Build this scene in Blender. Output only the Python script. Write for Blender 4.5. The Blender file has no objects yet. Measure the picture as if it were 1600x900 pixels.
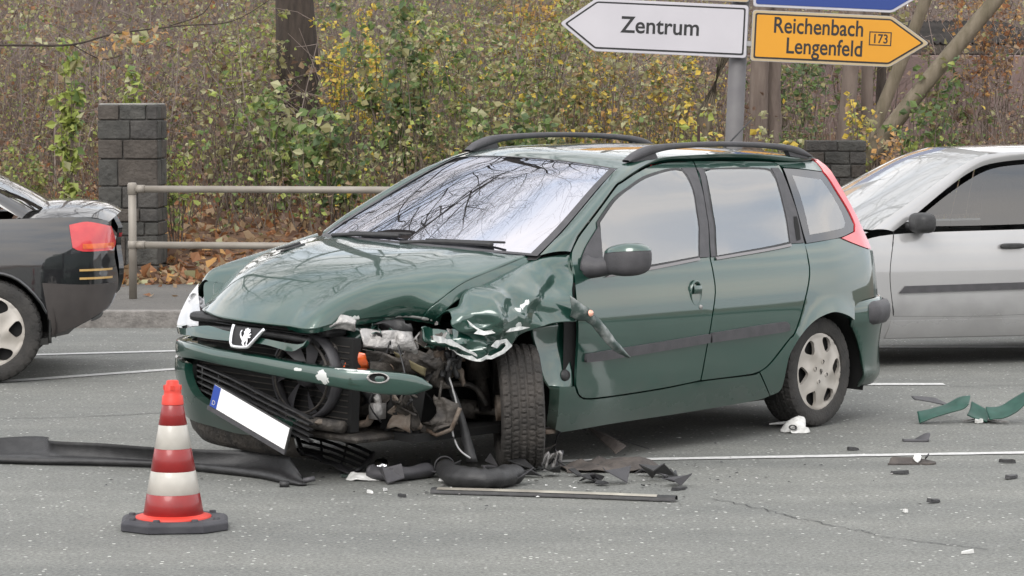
import bpy, bmesh, math, random
from mathutils import Vector, Matrix, noise
from mathutils.geometry import delaunay_2d_cdt
R = math.radians
scene = bpy.context.scene
COL = scene.collection
random.seed(11)

# ------------------------------------------------------------------ camera
cam_d = bpy.data.cameras.new('camera'); cam = bpy.data.objects.new('camera', cam_d); COL.objects.link(cam)
cam.location = (0, 0, 1.70); cam.rotation_euler = (R(90 - 3.751), 0, 0)
cam_d.sensor_width = 36; cam_d.lens = 101.25; cam_d.clip_end = 2000; cam_d.clip_start = .1
scene.camera = cam

# ------------------------------------------------------------------ overcast daylight
SUN_EL, SUN_AZ = 42, 200
world = bpy.data.worlds.new('World'); scene.world = world; world.use_nodes = True
wn = world.node_tree; wn.nodes.clear()
wo = wn.nodes.new('ShaderNodeOutputWorld'); wb = wn.nodes.new('ShaderNodeBackground')
sky = wn.nodes.new('ShaderNodeTexSky'); sky.sky_type = 'NISHITA'; sky.sun_disc = False
sky.sun_elevation = R(SUN_EL); sky.sun_rotation = R(SUN_AZ)
sky.air_density = 1.0; sky.dust_density = 6.0; sky.ozone_density = 1.0
hs = wn.nodes.new('ShaderNodeHueSaturation'); hs.inputs['Saturation'].default_value = .30
# soft cloud deck: evens out the clear sky into an overcast one
cl = wn.nodes.new('ShaderNodeTexNoise'); cl.inputs['Scale'].default_value = 2.2; cl.inputs['Detail'].default_value = 5
tc = wn.nodes.new('ShaderNodeTexCoord'); mp = wn.nodes.new('ShaderNodeMapping'); mp.inputs['Scale'].default_value = (1, 1, 5)
cr = wn.nodes.new('ShaderNodeValToRGB'); cr.color_ramp.elements[0].position = .3; cr.color_ramp.elements[1].position = .75
cr.color_ramp.elements[0].color = (8.8, 9.7, 11.0, 1); cr.color_ramp.elements[1].color = (16.0, 14.8, 13.6, 1)
mx = wn.nodes.new('ShaderNodeMix'); mx.data_type = 'RGBA'; mx.inputs[0].default_value = .80
wn.links.new(sky.outputs[0], hs.inputs['Color']); wn.links.new(tc.outputs['Generated'], mp.inputs[0]); wn.links.new(mp.outputs[0], cl.inputs['Vector'])
wn.links.new(cl.outputs['Fac'], cr.inputs[0]); wn.links.new(hs.outputs[0], mx.inputs[6]); wn.links.new(cr.outputs[0], mx.inputs[7])
wn.links.new(mx.outputs[2], wb.inputs['Color']); wn.links.new(wb.outputs[0], wo.inputs[0])
wb.inputs['Strength'].default_value = .105
sun_d = bpy.data.lights.new('sun', 'SUN'); sun = bpy.data.objects.new('sun', sun_d); COL.objects.link(sun)
sun_d.energy = .9; sun_d.angle = R(30); sun_d.color = (1, .965, .92)
az, el = R(SUN_AZ), R(SUN_EL)
sv = Vector((math.sin(az) * math.cos(el), math.cos(az) * math.cos(el), math.sin(el)))
sun.rotation_euler = (-sv).to_track_quat('-Z', 'Y').to_euler()
vs = scene.view_settings; vs.view_transform = 'Standard'; vs.look = 'None'; vs.gamma = 1; vs.exposure = 0.64; vs.use_curve_mapping = False
scene.cycles.max_bounces = 8; scene.cycles.transparent_max_bounces = 24; scene.cycles.glossy_bounces = 4
scene.cycles.use_adaptive_sampling = True; scene.cycles.adaptive_threshold = .015
scene.cycles.caustics_reflective = False; scene.cycles.caustics_refractive = False

# ------------------------------------------------------------------ materials
MATS = {}
def mat(name, c1, rough=.6, c2=None, scale=8., metal=0., bump=0., bscale=None, spec=.5, coat=0., detail=4., trans=0., stretch=None, lo=.35, hi=.65, emit=0.):
    if name in MATS: return MATS[name]
    m = bpy.data.materials.new(name); m.use_nodes = True; nt = m.node_tree; b = nt.nodes['Principled BSDF']
    b.inputs['Base Color'].default_value = (*c1, 1); b.inputs['Roughness'].default_value = rough; b.inputs['Metallic'].default_value = metal
    b.inputs['Specular IOR Level'].default_value = spec; b.inputs['Coat Weight'].default_value = coat; b.inputs['Coat Roughness'].default_value = .04
    tcn = nt.nodes.new('ShaderNodeTexCoord'); vec = tcn.outputs['Object']
    if stretch:
        mpn = nt.nodes.new('ShaderNodeMapping'); mpn.inputs['Scale'].default_value = stretch
        nt.links.new(vec, mpn.inputs[0]); vec = mpn.outputs[0]
    if c2 is not None:
        n = nt.nodes.new('ShaderNodeTexNoise'); n.inputs['Scale'].default_value = scale; n.inputs['Detail'].default_value = detail
        r = nt.nodes.new('ShaderNodeValToRGB'); r.color_ramp.elements[0].position = lo; r.color_ramp.elements[1].position = hi
        r.color_ramp.elements[0].color = (*c1, 1); r.color_ramp.elements[1].color = (*c2, 1)
        nt.links.new(vec, n.inputs['Vector']); nt.links.new(n.outputs['Fac'], r.inputs[0]); nt.links.new(r.outputs[0], b.inputs['Base Color'])
    if bump:
        n2 = nt.nodes.new('ShaderNodeTexNoise'); n2.inputs['Scale'].default_value = bscale or scale * 3; n2.inputs['Detail'].default_value = 5
        bp = nt.nodes.new('ShaderNodeBump'); bp.inputs['Strength'].default_value = bump; bp.inputs['Distance'].default_value = .02
        nt.links.new(vec, n2.inputs['Vector']); nt.links.new(n2.outputs['Fac'], bp.inputs['Height']); nt.links.new(bp.outputs[0], b.inputs['Normal'])
    if trans: b.inputs['Transmission Weight'].default_value = trans
    if emit: b.inputs['Emission Color'].default_value = (*c1, 1); b.inputs['Emission Strength'].default_value = emit
    MATS[name] = m; return m

def leaf_mat(name, c1, c2):
    if name in MATS: return MATS[name]
    m = mat(name, c1, .5, c2, scale=3.0, lo=.3, hi=.7, spec=.35); nt = m.node_tree; b = nt.nodes['Principled BSDF']
    t = nt.nodes.new('ShaderNodeBsdfTranslucent'); mxs = nt.nodes.new('ShaderNodeMixShader'); mxs.inputs[0].default_value = .35
    src = b.inputs['Base Color'].links[0].from_socket
    nt.links.new(src, t.inputs['Color']); out = nt.nodes['Material Output']
    nt.links.new(b.outputs[0], mxs.inputs[1]); nt.links.new(t.outputs[0], mxs.inputs[2]); nt.links.new(mxs.outputs[0], out.inputs['Surface'])
    return m

def glass_mat(name, tint, ior, body=(.02, .025, .025), opac=.35, sheen=(1, 1, 1)):
    if name in MATS: return MATS[name]
    m = bpy.data.materials.new(name); m.use_nodes = True; nt = m.node_tree; nt.nodes.clear()
    out = nt.nodes.new('ShaderNodeOutputMaterial'); tr = nt.nodes.new('ShaderNodeBsdfTransparent'); tr.inputs[0].default_value = (*tint, 1)
    df = nt.nodes.new('ShaderNodeBsdfDiffuse'); df.inputs[0].default_value = (*body, 1)
    m1 = nt.nodes.new('ShaderNodeMixShader'); m1.inputs[0].default_value = opac
    gl = nt.nodes.new('ShaderNodeBsdfGlossy'); gl.inputs['Roughness'].default_value = .01; gl.inputs['Color'].default_value = (*sheen, 1)
    fr = nt.nodes.new('ShaderNodeFresnel'); fr.inputs['IOR'].default_value = ior
    m2 = nt.nodes.new('ShaderNodeMixShader')
    nt.links.new(tr.outputs[0], m1.inputs[1]); nt.links.new(df.outputs[0], m1.inputs[2])
    nt.links.new(fr.outputs[0], m2.inputs[0]); nt.links.new(m1.outputs[0], m2.inputs[1]); nt.links.new(gl.outputs[0], m2.inputs[2])
    nt.links.new(m2.outputs[0], out.inputs['Surface']); MATS[name] = m; return m

# ------------------------------------------------------------------ mesh helpers
def link(o, parent=None):
    COL.objects.link(o)
    if parent is not None: o.parent = parent
    return o
def mesh_obj(name, vs_, fs, m, parent=None, smooth=True, idx=None, shadow_terminator=True):
    me = bpy.data.meshes.new(name); me.from_pydata([tuple(v) for v in vs_], [], fs)
    for q in (m if isinstance(m, (list, tuple)) else [m]): me.materials.append(q)
    if idx is not None: me.polygons.foreach_set('material_index', idx)
    me.polygons.foreach_set('use_smooth', [bool(smooth)] * len(me.polygons))
    me.update(); o = bpy.data.objects.new(name, me); return link(o, parent)
def empty(name, loc=(0, 0, 0), rz=0., label=None, cat=None, group=None):
    o = bpy.data.objects.new(name, None); o.location = loc; o.rotation_euler = (0, 0, rz); o.empty_display_size = .2; link(o)
    return tag(o, label, cat, group)
def tag(o, label=None, cat=None, group=None, kind=None):
    for k, v in (('label', label), ('category', cat), ('group', group), ('kind', kind)):
        if v: o[k] = v
    return o
def sharp(o, ang=35):
    o.data.set_sharp_from_angle(angle=R(ang)); return o
def bevel(o, w, seg=2):
    md = o.modifiers.new('bevel', 'BEVEL'); md.width = w; md.segments = seg; md.limit_method = 'ANGLE'; return o
def box_vf(x0, x1, y0, y1, z0, z1):
    v = [(x, y, z) for z in (z0, z1) for y in (y0, y1) for x in (x0, x1)]
    return v, [(0, 2, 3, 1), (4, 5, 7, 6), (0, 1, 5, 4), (2, 6, 7, 3), (0, 4, 6, 2), (1, 3, 7, 5)]
def box(name, b, m, parent=None, bev=0., smooth=False):
    v, f = box_vf(*b); o = mesh_obj(name, v, f, m, parent, smooth)
    if bev: bevel(o, bev)
    return o
class MB:
    def __init__(s): s.v = []; s.f = []; s.i = []
    def add(s, v, f, mi=0):
        n = len(s.v); s.v += [tuple(p) for p in v]; s.f += [tuple(a + n for a in q) for q in f]; s.i += [mi] * len(f); return s
    def box(s, b, M=None, mi=0):
        v, f = box_vf(*b)
        if M is not None: v = [M @ Vector(p) for p in v]
        return s.add(v, f, mi)
    def tube(s, pts, rad, n=6, mi=0, cap=True):
        pts = [Vector(p) for p in pts]; k = len(pts)
        rad = rad if isinstance(rad, (list, tuple)) else [rad] * k
        vv = []; ref = Vector((0, 0, 1))
        for a in range(k):
            t = (pts[min(a + 1, k - 1)] - pts[max(a - 1, 0)]).normalized()
            r_ = ref if abs(t.dot(ref)) < .95 else Vector((1, 0, 0))
            u = t.cross(r_).normalized(); w = t.cross(u)
            for j in range(n):
                an = 2 * math.pi * j / n; vv.append(pts[a] + (u * math.cos(an) + w * math.sin(an)) * rad[a])
        ff = [(a * n + j, a * n + (j + 1) % n, (a + 1) * n + (j + 1) % n, (a + 1) * n + j) for a in range(k - 1) for j in range(n)]
        if cap: ff += [tuple(range(n))[::-1], tuple((k - 1) * n + j for j in range(n))]
        return s.add(vv, ff, mi)
    def lathe(s, prof, n=32, M=None, mi=0, axis='z'):
        vv = []
        for (r_, h) in prof:
            for j in range(n):
                a = 2 * math.pi * j / n; c, q = r_ * math.cos(a), r_ * math.sin(a)
                p = Vector((c, q, h)) if axis == 'z' else Vector((c, h, q))
                vv.append(M @ p if M is not None else p)
        k = len(prof)
        ff = [(a * n + j, a * n + (j + 1) % n, (a + 1) * n + (j + 1) % n, (a + 1) * n + j) for a in range(k - 1) for j in range(n)]
        return s.add(vv, ff, mi)
    def build(s, name, m, parent=None, smooth=True):
        return mesh_obj(name, s.v, s.f, m, parent, smooth, s.i)
def spl(ctrl, n=8):
    """Catmull-Rom through points of any dimension."""
    c = [tuple(p) for p in ctrl]; out = []
    for i in range(len(c) - 1):
        p0, p1, p2, p3 = c[max(i - 1, 0)], c[i], c[i + 1], c[min(i + 2, len(c) - 1)]
        for k in range(n):
            t = k / n
            out.append(tuple(.5 * (2 * b + (d - a) * t + (2 * a - 5 * b + 4 * d - e) * t * t + (3 * b - a - 3 * d + e) * t ** 3) for a, b, d, e in zip(p0, p1, p2, p3)))
    out.append(c[-1]); return out
def pch(xs, ys):
    """Monotone-ish cubic through samples, xs rising."""
    n = len(xs); d = [(ys[i + 1] - ys[i]) / (xs[i + 1] - xs[i]) for i in range(n - 1)]
    m = [d[0]] + [0 if d[i - 1] * d[i] <= 0 else 2 * d[i - 1] * d[i] / (d[i - 1] + d[i]) for i in range(1, n - 1)] + [d[-1]]
    def f(x):
        if x <= xs[0]: return ys[0] + m[0] * (x - xs[0]) * 0
        if x >= xs[-1]: return ys[-1]
        lo = 0
        while x > xs[lo + 1]: lo += 1
        h = xs[lo + 1] - xs[lo]; t = (x - xs[lo]) / h
        return ys[lo] * (1 + 2 * t) * (1 - t) ** 2 + h * m[lo] * t * (1 - t) ** 2 + ys[lo + 1] * t * t * (3 - 2 * t) + h * m[lo + 1] * t * t * (t - 1)
    return f
def smooth_poly(pts, corner=38, step=.03):
    """Outline with corners kept and the rest rounded by a spline, resampled."""
    n = len(pts); cor = []
    for i in range(n):
        a, b, c = Vector(pts[i - 1]), Vector(pts[i]), Vector(pts[(i + 1) % n])
        if (b - a).length < 1e-6 or (c - b).length < 1e-6: continue
        if (b - a).angle(c - b, 0) > R(corner): cor.append(i)
    if len(cor) < 2: cor = [0, n // 2]
    out = []
    for q in range(len(cor)):
        i, j = cor[q], cor[(q + 1) % len(cor)]
        seg = [pts[(i + k) % n] for k in range(((j - i) % n or n) + 1)]
        s = spl(seg, 6); acc = [s[0]]
        for p in s[1:]:
            if (Vector(p) - Vector(acc[-1])).length > step: acc.append(p)
        if (Vector(acc[-1]) - Vector(s[-1])).length < step * .6 and len(acc) > 1: acc.pop()
        L = seg[-1]; P = seg[-2]
        while len(acc) and (Vector(acc[-1]) - Vector(L)).length > step * 1.5:
            d = Vector(L) - Vector(acc[-1]); acc.append(tuple(Vector(acc[-1]) + d.normalized() * step))
        out += acc
    # fill long gaps
    fin = []
    for k in range(len(out)):
        a, b = Vector(out[k]), Vector(out[(k + 1) % len(out)]); L = (b - a).length; m_ = max(1, int(L / step))
        for e in range(m_): fin.append(tuple(a.lerp(b, e / m_)))
    return fin
def inside(p, poly):
    x, y = p; c = False; j = len(poly) - 1
    for i in range(len(poly)):
        if (poly[i][1] > y) != (poly[j][1] > y) and x < (poly[j][0] - poly[i][0]) * (y - poly[i][1]) / (poly[j][1] - poly[i][1]) + poly[i][0]: c = not c
        j = i
    return c
def fill2d(loops, g):
    """Triangulated sheet inside loops[0] minus the other loops, grid step g."""
    v = []; e = []
    for L in loops:
        n0 = len(v); v += [Vector(p) for p in L]; e += [(n0 + i, n0 + (i + 1) % len(L)) for i in range(len(L))]
    xs = [p[0] for p in loops[0]]; ys = [p[1] for p in loops[0]]; nb = len(v)
    y = min(ys) + g * .5; row = 0
    while y < max(ys):
        x = min(xs) + g * (.5 + .5 * (row % 2))
        while x < max(xs):
            if inside((x, y), loops[0]) and not any(inside((x, y), L) for L in loops[1:]) and all((q[0] - x) ** 2 + (q[1] - y) ** 2 > (.45 * g) ** 2 for q in v[:nb]): v.append(Vector((x, y)))
            x += g
        y += g * .87; row += 1
    ov, oe, of, _, _, _ = delaunay_2d_cdt(v, e, [], 0, 1e-6)
    f = []
    for t in of:
        c = (sum(ov[k][0] for k in t) / 3, sum(ov[k][1] for k in t) / 3)
        if inside(c, loops[0]) and not any(inside(c, L) for L in loops[1:]): f.append(tuple(t))
    return [tuple(p) for p in ov], f
def sheet(name, loops, fmap, m, parent=None, g=.06, rim=.012, nrm=None, step=.03, smooth_in=True, corner=38):
    """Sheet-metal or glass panel: outline in a 2-D chart, fmap takes it to 3-D; the edge is turned in by rim."""
    loops = [smooth_poly(L, corner, step) if smooth_in else L for L in loops]
    v2, f = fill2d(loops, g)
    v3 = [Vector(fmap(*p)) for p in v2]
    if nrm is not None and f:
        tot = sum(((v3[b] - v3[a]).cross(v3[c] - v3[a]).dot(Vector(nrm)) for a, b, c in f))
        if tot < 0: f = [(a, c, b) for a, b, c in f]
    def nor(p):
        h = .004; a = Vector(fmap(p[0] + h, p[1])) - Vector(fmap(p[0] - h, p[1])); b = Vector(fmap(p[0], p[1] + h)) - Vector(fmap(p[0], p[1] - h))
        return a.cross(b).normalized()
    ne = {}
    cnt = {}
    for t in f:
        for a, b in ((t[0], t[1]), (t[1], t[2]), (t[2], t[0])):
            k = (min(a, b), max(a, b)); cnt[k] = cnt.get(k, 0) + 1; ne[k] = (a, b)
    extra = {}
    ff = list(f)
    # which way is outward: given by nrm (reference vector)
    if rim:
        for k, c in cnt.items():
            if c != 1: continue
            a, b = ne[k]
            for q in (a, b):
                if q not in extra:
                    n_ = nor(v2[q]); n_ = n_ if n_.dot(Vector(nrm)) > 0 else -n_
                    extra[q] = (len(v3), len(v3) + 1); v3.append(v3[q].copy()); v3.append(v3[q] - n_ * rim)
            ff.append((extra[b][0], extra[a][0], extra[a][1], extra[b][1]))
    return mesh_obj(name, v3, ff, m, parent, True)
def patch(grid, sub=6):
    """Bicubic patch through a grid of control points -> rows of points."""
    rows = [spl(r_, sub) for r_ in grid]
    cols = list(zip(*rows)); cs = [spl(c, sub) for c in cols]
    return [list(r_) for r_ in zip(*cs)]
def grid_vf(rows, close=False):
    n = len(rows[0]); v = [p for r_ in rows for p in r_]
    f = [(a * n + b, a * n + b + 1, (a + 1) * n + b + 1, (a + 1) * n + b) for a in range(len(rows) - 1) for b in range(n - 1)]
    if close: f += [(a * n + n - 1, a * n, (a + 1) * n, (a + 1) * n + n - 1) for a in range(len(rows) - 1)]
    return v, f
def patch_obj(name, grid, m, parent=None, sub=6, fn=None, thick=0.):
    rows = patch(grid, sub)
    if fn: rows = [[fn(Vector(p)) for p in r_] for r_ in rows]
    v, f = grid_vf(rows); o = mesh_obj(name, v, f, m, parent, True)
    if thick: md = o.modifiers.new('thick', 'SOLIDIFY'); md.thickness = thick; md.offset = 0
    return o

def facet(x, y, cell, seed=0.):
    """Piecewise-linear random field over a triangle lattice, 0..1: sheet metal folds along straight creases."""
    a = x / cell - y / (cell * 1.732); b = 2 * y / (cell * 1.732); i, j = math.floor(a), math.floor(b); u, w = a - i, b - j
    h = lambda p, q: .5 + .5 * noise.cell(Vector((p + .5, q + .5, seed + .5)))
    if u + w < 1: return h(i, j) * (1 - u - w) + h(i + 1, j) * u + h(i, j + 1) * w
    return h(i + 1, j + 1) * (u + w - 1) + h(i + 1, j) * (1 - w) + h(i, j + 1) * (1 - u)

# ================================================================== THE SETTING
def asphalt(name, base, dark, fleck):
    m = bpy.data.materials.new(name); m.use_nodes = True; nt = m.node_tree; b = nt.nodes['Principled BSDF']; N = nt.nodes.new; Lk = nt.links.new
    tcn = N('ShaderNodeTexCoord'); o_ = tcn.outputs['Object']
    def nz(scale, det=3, rough=.6):
        n = N('ShaderNodeTexNoise'); n.inputs['Scale'].default_value = scale; n.inputs['Detail'].default_value = det; n.inputs['Roughness'].default_value = rough; Lk(o_, n.inputs['Vector']); return n.outputs['Fac']
    def ramp(src, p0, p1, c0, c1):
        r = N('ShaderNodeValToRGB'); r.color_ramp.elements[0].position = p0; r.color_ramp.elements[1].position = p1
        r.color_ramp.elements[0].color = (*c0, 1); r.color_ramp.elements[1].color = (*c1, 1); Lk(src, r.inputs[0]); return r.outputs[0]
    def mix(kind, f, a, c):
        x = N('ShaderNodeMix'); x.data_type = 'RGBA'; x.blend_type = kind
        if hasattr(f, 'links') or hasattr(f, 'is_linked'): Lk(f, x.inputs[0])
        else: x.inputs[0].default_value = f
        Lk(a, x.inputs[6])
        if isinstance(c, tuple): x.inputs[7].default_value = (*c, 1)
        else: Lk(c, x.inputs[7])
        return x.outputs[2]
    c = ramp(nz(60, 5, .8), .36, .64, dark, base)
    c = mix('MULTIPLY', .75, c, ramp(nz(.9, 4), .3, .7, (.84, .85, .85), (1.12, 1.11, 1.08)))
    c = mix('MULTIPLY', .6, c, ramp(nz(7, 3), .3, .7, (.82, .82, .81), (1.1, 1.1, 1.1)))
    mpn = N('ShaderNodeMapping'); mpn.inputs['Scale'].default_value = (.12, 1.1, 1); Lk(o_, mpn.inputs[0]); ln = N('ShaderNodeTexNoise'); ln.inputs['Scale'].default_value = 1.6; ln.inputs['Detail'].default_value = 4; Lk(mpn.outputs[0], ln.inputs['Vector'])
    c = mix('MULTIPLY', .8, c, ramp(ln.outputs['Fac'], .35, .65, (.80, .81, .82), (1.08, 1.08, 1.07)))
    sn = nz(2.3, 6, .7); c = mix('MULTIPLY', .9, c, ramp(sn, .66, .76, (1, 1, 1), (.72, .72, .73)))
    vo = N('ShaderNodeTexVoronoi'); vo.inputs['Scale'].default_value = 42; Lk(o_, vo.inputs['Vector'])
    wn_ = N('ShaderNodeSeparateColor'); Lk(vo.outputs['Color'], wn_.inputs[0])
    m1 = N('ShaderNodeMath'); m1.operation = 'GREATER_THAN'; m1.inputs[1].default_value = .91; Lk(wn_.outputs[0], m1.inputs[0])
    m2 = N('ShaderNodeMath'); m2.operation = 'LESS_THAN'; m2.inputs[1].default_value = .30; Lk(vo.outputs['Distance'], m2.inputs[0])
    m3 = N('ShaderNodeMath'); m3.operation = 'MULTIPLY'; Lk(m1.outputs[0], m3.inputs[0]); Lk(m2.outputs[0], m3.inputs[1])
    m4 = N('ShaderNodeMath'); m4.operation = 'MULTIPLY'; Lk(m3.outputs[0], m4.inputs[0]); Lk(wn_.outputs[1], m4.inputs[1])
    x = N('ShaderNodeMix'); x.data_type = 'RGBA'; Lk(m4.outputs[0], x.inputs[0]); Lk(c, x.inputs[6]); x.inputs[7].default_value = (*fleck, 1)
    Lk(x.outputs[2], b.inputs['Base Color']); b.inputs['Roughness'].default_value = .82
    bp = N('ShaderNodeBump'); bp.inputs['Strength'].default_value = .55; bp.inputs['Distance'].default_value = .006
    Lk(nz(130, 3, .7), bp.inputs['Height']); Lk(bp.outputs[0], b.inputs['Normal']); MATS[name] = m; return m
M_road = asphalt('asphalt', (.250, .253, .237), (.092, .095, .090), (.62, .62, .58))
M_pave = asphalt('pavement asphalt', (.15, .142, .132), (.085, .08, .075), (.22, .21, .2))
M_line = mat('road paint', (.72, .72, .70), .7, (.50, .50, .49), 30, bump=.2, lo=.25, hi=.5)
M_kerb = mat('kerb granite', (.24, .225, .21), .8, (.15, .14, .13), 14, bump=.5)
M_litter = mat('leaf litter soil', (.16, .085, .045), .9, (.09, .055, .035), 9, bump=.8)
M_crack = mat('crack tar', (.03, .03, .03), .7)

KY = 21.40                      # kerb face
g_ = mesh_obj('ground', [(-400, -300, -.02), (400, -300, -.02), (400, 600, -.02), (-400, 600, -.02)], [(0, 1, 2, 3)], M_litter, None, False); tag(g_, kind='structure')
nx, ny = 2, 2
rd = mesh_obj('road', [(-90, -60, 0), (90, -60, 0), (90, KY, 0), (-90, KY, 0)], [(0, 1, 2, 3)], M_road, None, False); tag(rd, kind='structure')
pv = mesh_obj('pavement', [(-90, KY + .13, .12), (90, KY + .13, .12), (90, 24.6, .125), (-90, 24.6, .125), (-90, 24.6, -.1), (90, 24.6, -.1)], [(0, 1, 2, 3), (3, 2, 5, 4)], M_pave, None, False); tag(pv, kind='structure')
v, f = box_vf(-.495, .495, 0, .13, -.1, .125); kerb0 = None
for i in range(-9, 10):
    if kerb0 is None: k = mesh_obj('kerbstone', v, f, M_kerb, pv, False); bevel(k, .012); kerb0 = k
    else: k = kerb0.copy(); link(k, pv)
    k.location = (i * 1.0 + .07, KY + random.uniform(-.004, .004), random.uniform(-.004, .003))
def line_strip(name, pts, w, z=.004):
    """A painted line along pts, slightly ragged at the edges."""
    p = []; 
    for a, b in zip(pts[:-1], pts[1:]):
        n = max(2, int((Vector(b) - Vector(a)).length / .07))
        p += [Vector(a).lerp(Vector(b), k / n) for k in range(n)]
    p.append(Vector(pts[-1])); vv = []
    for i, q in enumerate(p):
        t = (p[min(i + 1, len(p) - 1)] - p[max(i - 1, 0)]).normalized(); n = Vector((-t.y, t.x))
        for s in (-1, 1):
            e = q + n * s * (w / 2 + random.uniform(-.006, .004)); vv.append((e.x, e.y, z))
    return mesh_obj(name, vv, [(2 * i, 2 * i + 1, 2 * i + 3, 2 * i + 2) for i in range(len(p) - 1)], M_line, rd, False)
line_strip('painted_line', [(-7, 18.25), (-3.32, 19.05), (-2.2, 19.42), (-1.2, 19.62), (.6, 19.68), (3.5, 19.69), (9, 19.66)], .11)
line_strip('painted_line', [(-7.5, 15.6), (-3.08, 17.28), (-2.1, 18.1), (-1.2, 18.6)], .11)
line_strip('painted_line', [(.9, 17.1), (2.58, 17.12)], .11)
line_strip('painted_line', [(.10, 13.43), (.67, 13.53), (2.47, 13.78), (6, 14.2)], .085)
def crack(pts, w):
    p = [Vector(q) for q in spl(pts, 10)]; vv = []
    for i, q in enumerate(p):
        t = (p[min(i + 1, len(p) - 1)] - p[max(i - 1, 0)]).normalized(); n = Vector((-t.y, t.x)); j = random.uniform(-.018, .018); ww = w * random.uniform(.25, 1)
        for s in (-1, 1): e = q + n * (j + s * ww); vv.append((e.x, e.y, .0035))
    return mesh_obj('crack', vv, [(2 * i, 2 * i + 1, 2 * i + 3, 2 * i + 2) for i in range(len(p) - 1)], M_crack, rd, False)
crack([(.86, 12.18), (1.05, 11.85), (1.2, 11.55), (1.38, 11.25), (1.5, 11.05), (1.8, 10.8)], .004)
crack([(-3.0, 15.25), (-2.3, 15.35), (-1.75, 15.65), (-1.5, 15.75)], .006)
crack([(2.6, 17.0), (3.2, 17.05), (4.2, 17.2)], .005)

# forest floor: rises gently behind the pavement
def floor_z(x, y):
    t = y - 24.45
    z = .10 + .28 * min(max(t, 0), 2.2) / 2.2 + max(0, min(t - 1.5, 12)) * .085 + max(0, t - 13.5) * .012
    z -= max(0, min(1, (x - .5) / 3)) * .16 * min(1, max(0, t) / 2)
    return z + (.06 * noise.noise((x * .7, y * .7, 0)) + .03 * noise.noise((x * 2.3, y * 2.3, 5))) * min(1, max(0, t))
rows = [[(x * .5 - 40, y, floor_z(x * .5 - 40, y)) for x in range(161)] for y in [24.45 + k * .3 for k in range(50)] + [40 + k * 4 for k in range(40)]]
v, f = grid_vf(rows); ff_ = mesh_obj('forest_floor', v, f, M_litter, None, True); tag(ff_, kind='structure')

# ------------------------------------------------------------------ leaves and stems
LM = {k: leaf_mat('leaf ' + k, a, b) for k, a, b in [
    ('green', (.125, .19, .06), (.18, .25, .09)), ('deep', (.085, .135, .06), (.125, .175, .085)), ('lime', (.30, .37, .09), (.40, .45, .13)),
    ('yellow', (.58, .42, .06), (.68, .53, .12)), ('olive', (.23, .225, .10), (.32, .29, .14)), ('tan', (.29, .20, .115), (.38, .27, .17)),
    ('rust', (.26, .115, .05), (.36, .18, .09)), ('brown', (.17, .11, .08), (.23, .15, .11)), ('pale', (.38, .38, .21), (.48, .47, .28)), ('orange', (.52, .28, .09), (.58, .36, .15))]}
LK = list(LM); LI = {k: i for i, k in enumerate(LK)}; LMATS = [LM[k] for k in LK]
M_twig = mat('twig bark', (.10, .078, .062), .9, (.17, .135, .11), 6, bump=.3)
M_barkd = mat('dark bark', (.034, .026, .021), .9, (.066, .05, .04), 5, bump=1.0, bscale=14, stretch=(4, 4, .7))
M_barkg = mat('grey bark', (.13, .10, .085), .88, (.20, .16, .135), 4, bump=.7, bscale=12, stretch=(3, 3, .6))
M_barkm = mat('mossy bark', (.11, .092, .06), .9, (.18, .15, .11), 4, bump=.7, bscale=12, stretch=(3, 3, .6))
rnd = random.Random(5)
def rvec(rr): 
    while True:
        p = Vector((rr.uniform(-1, 1), rr.uniform(-1, 1), rr.uniform(-1, 1)))
        if .05 < p.length < 1: return p
def leaf(mb, p, size, rr, mi, droop=.4):
    a = rvec(rr).normalized(); a.z = a.z * .6 - droop; a.normalize()
    b = a.cross(rvec(rr)).normalized(); n = a.cross(b)
    L = size * (.65 + 1.0 * rr.random() ** 2.2); w = L * rr.uniform(.32, .48)
    mb.add([p, p + a * L * .5 + b * w + n * L * .10, p + a * L - n * L * .12, p + a * L * .5 - b * w + n * L * .10], [(0, 1, 2), (0, 2, 3)], mi)
def pick(cols, rr):
    t = rr.random() * sum(c[1] for c in cols)
    for k, w in cols:
        t -= w
        if t <= 0: return LI[k]
    return LI[cols[-1][0]]
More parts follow.
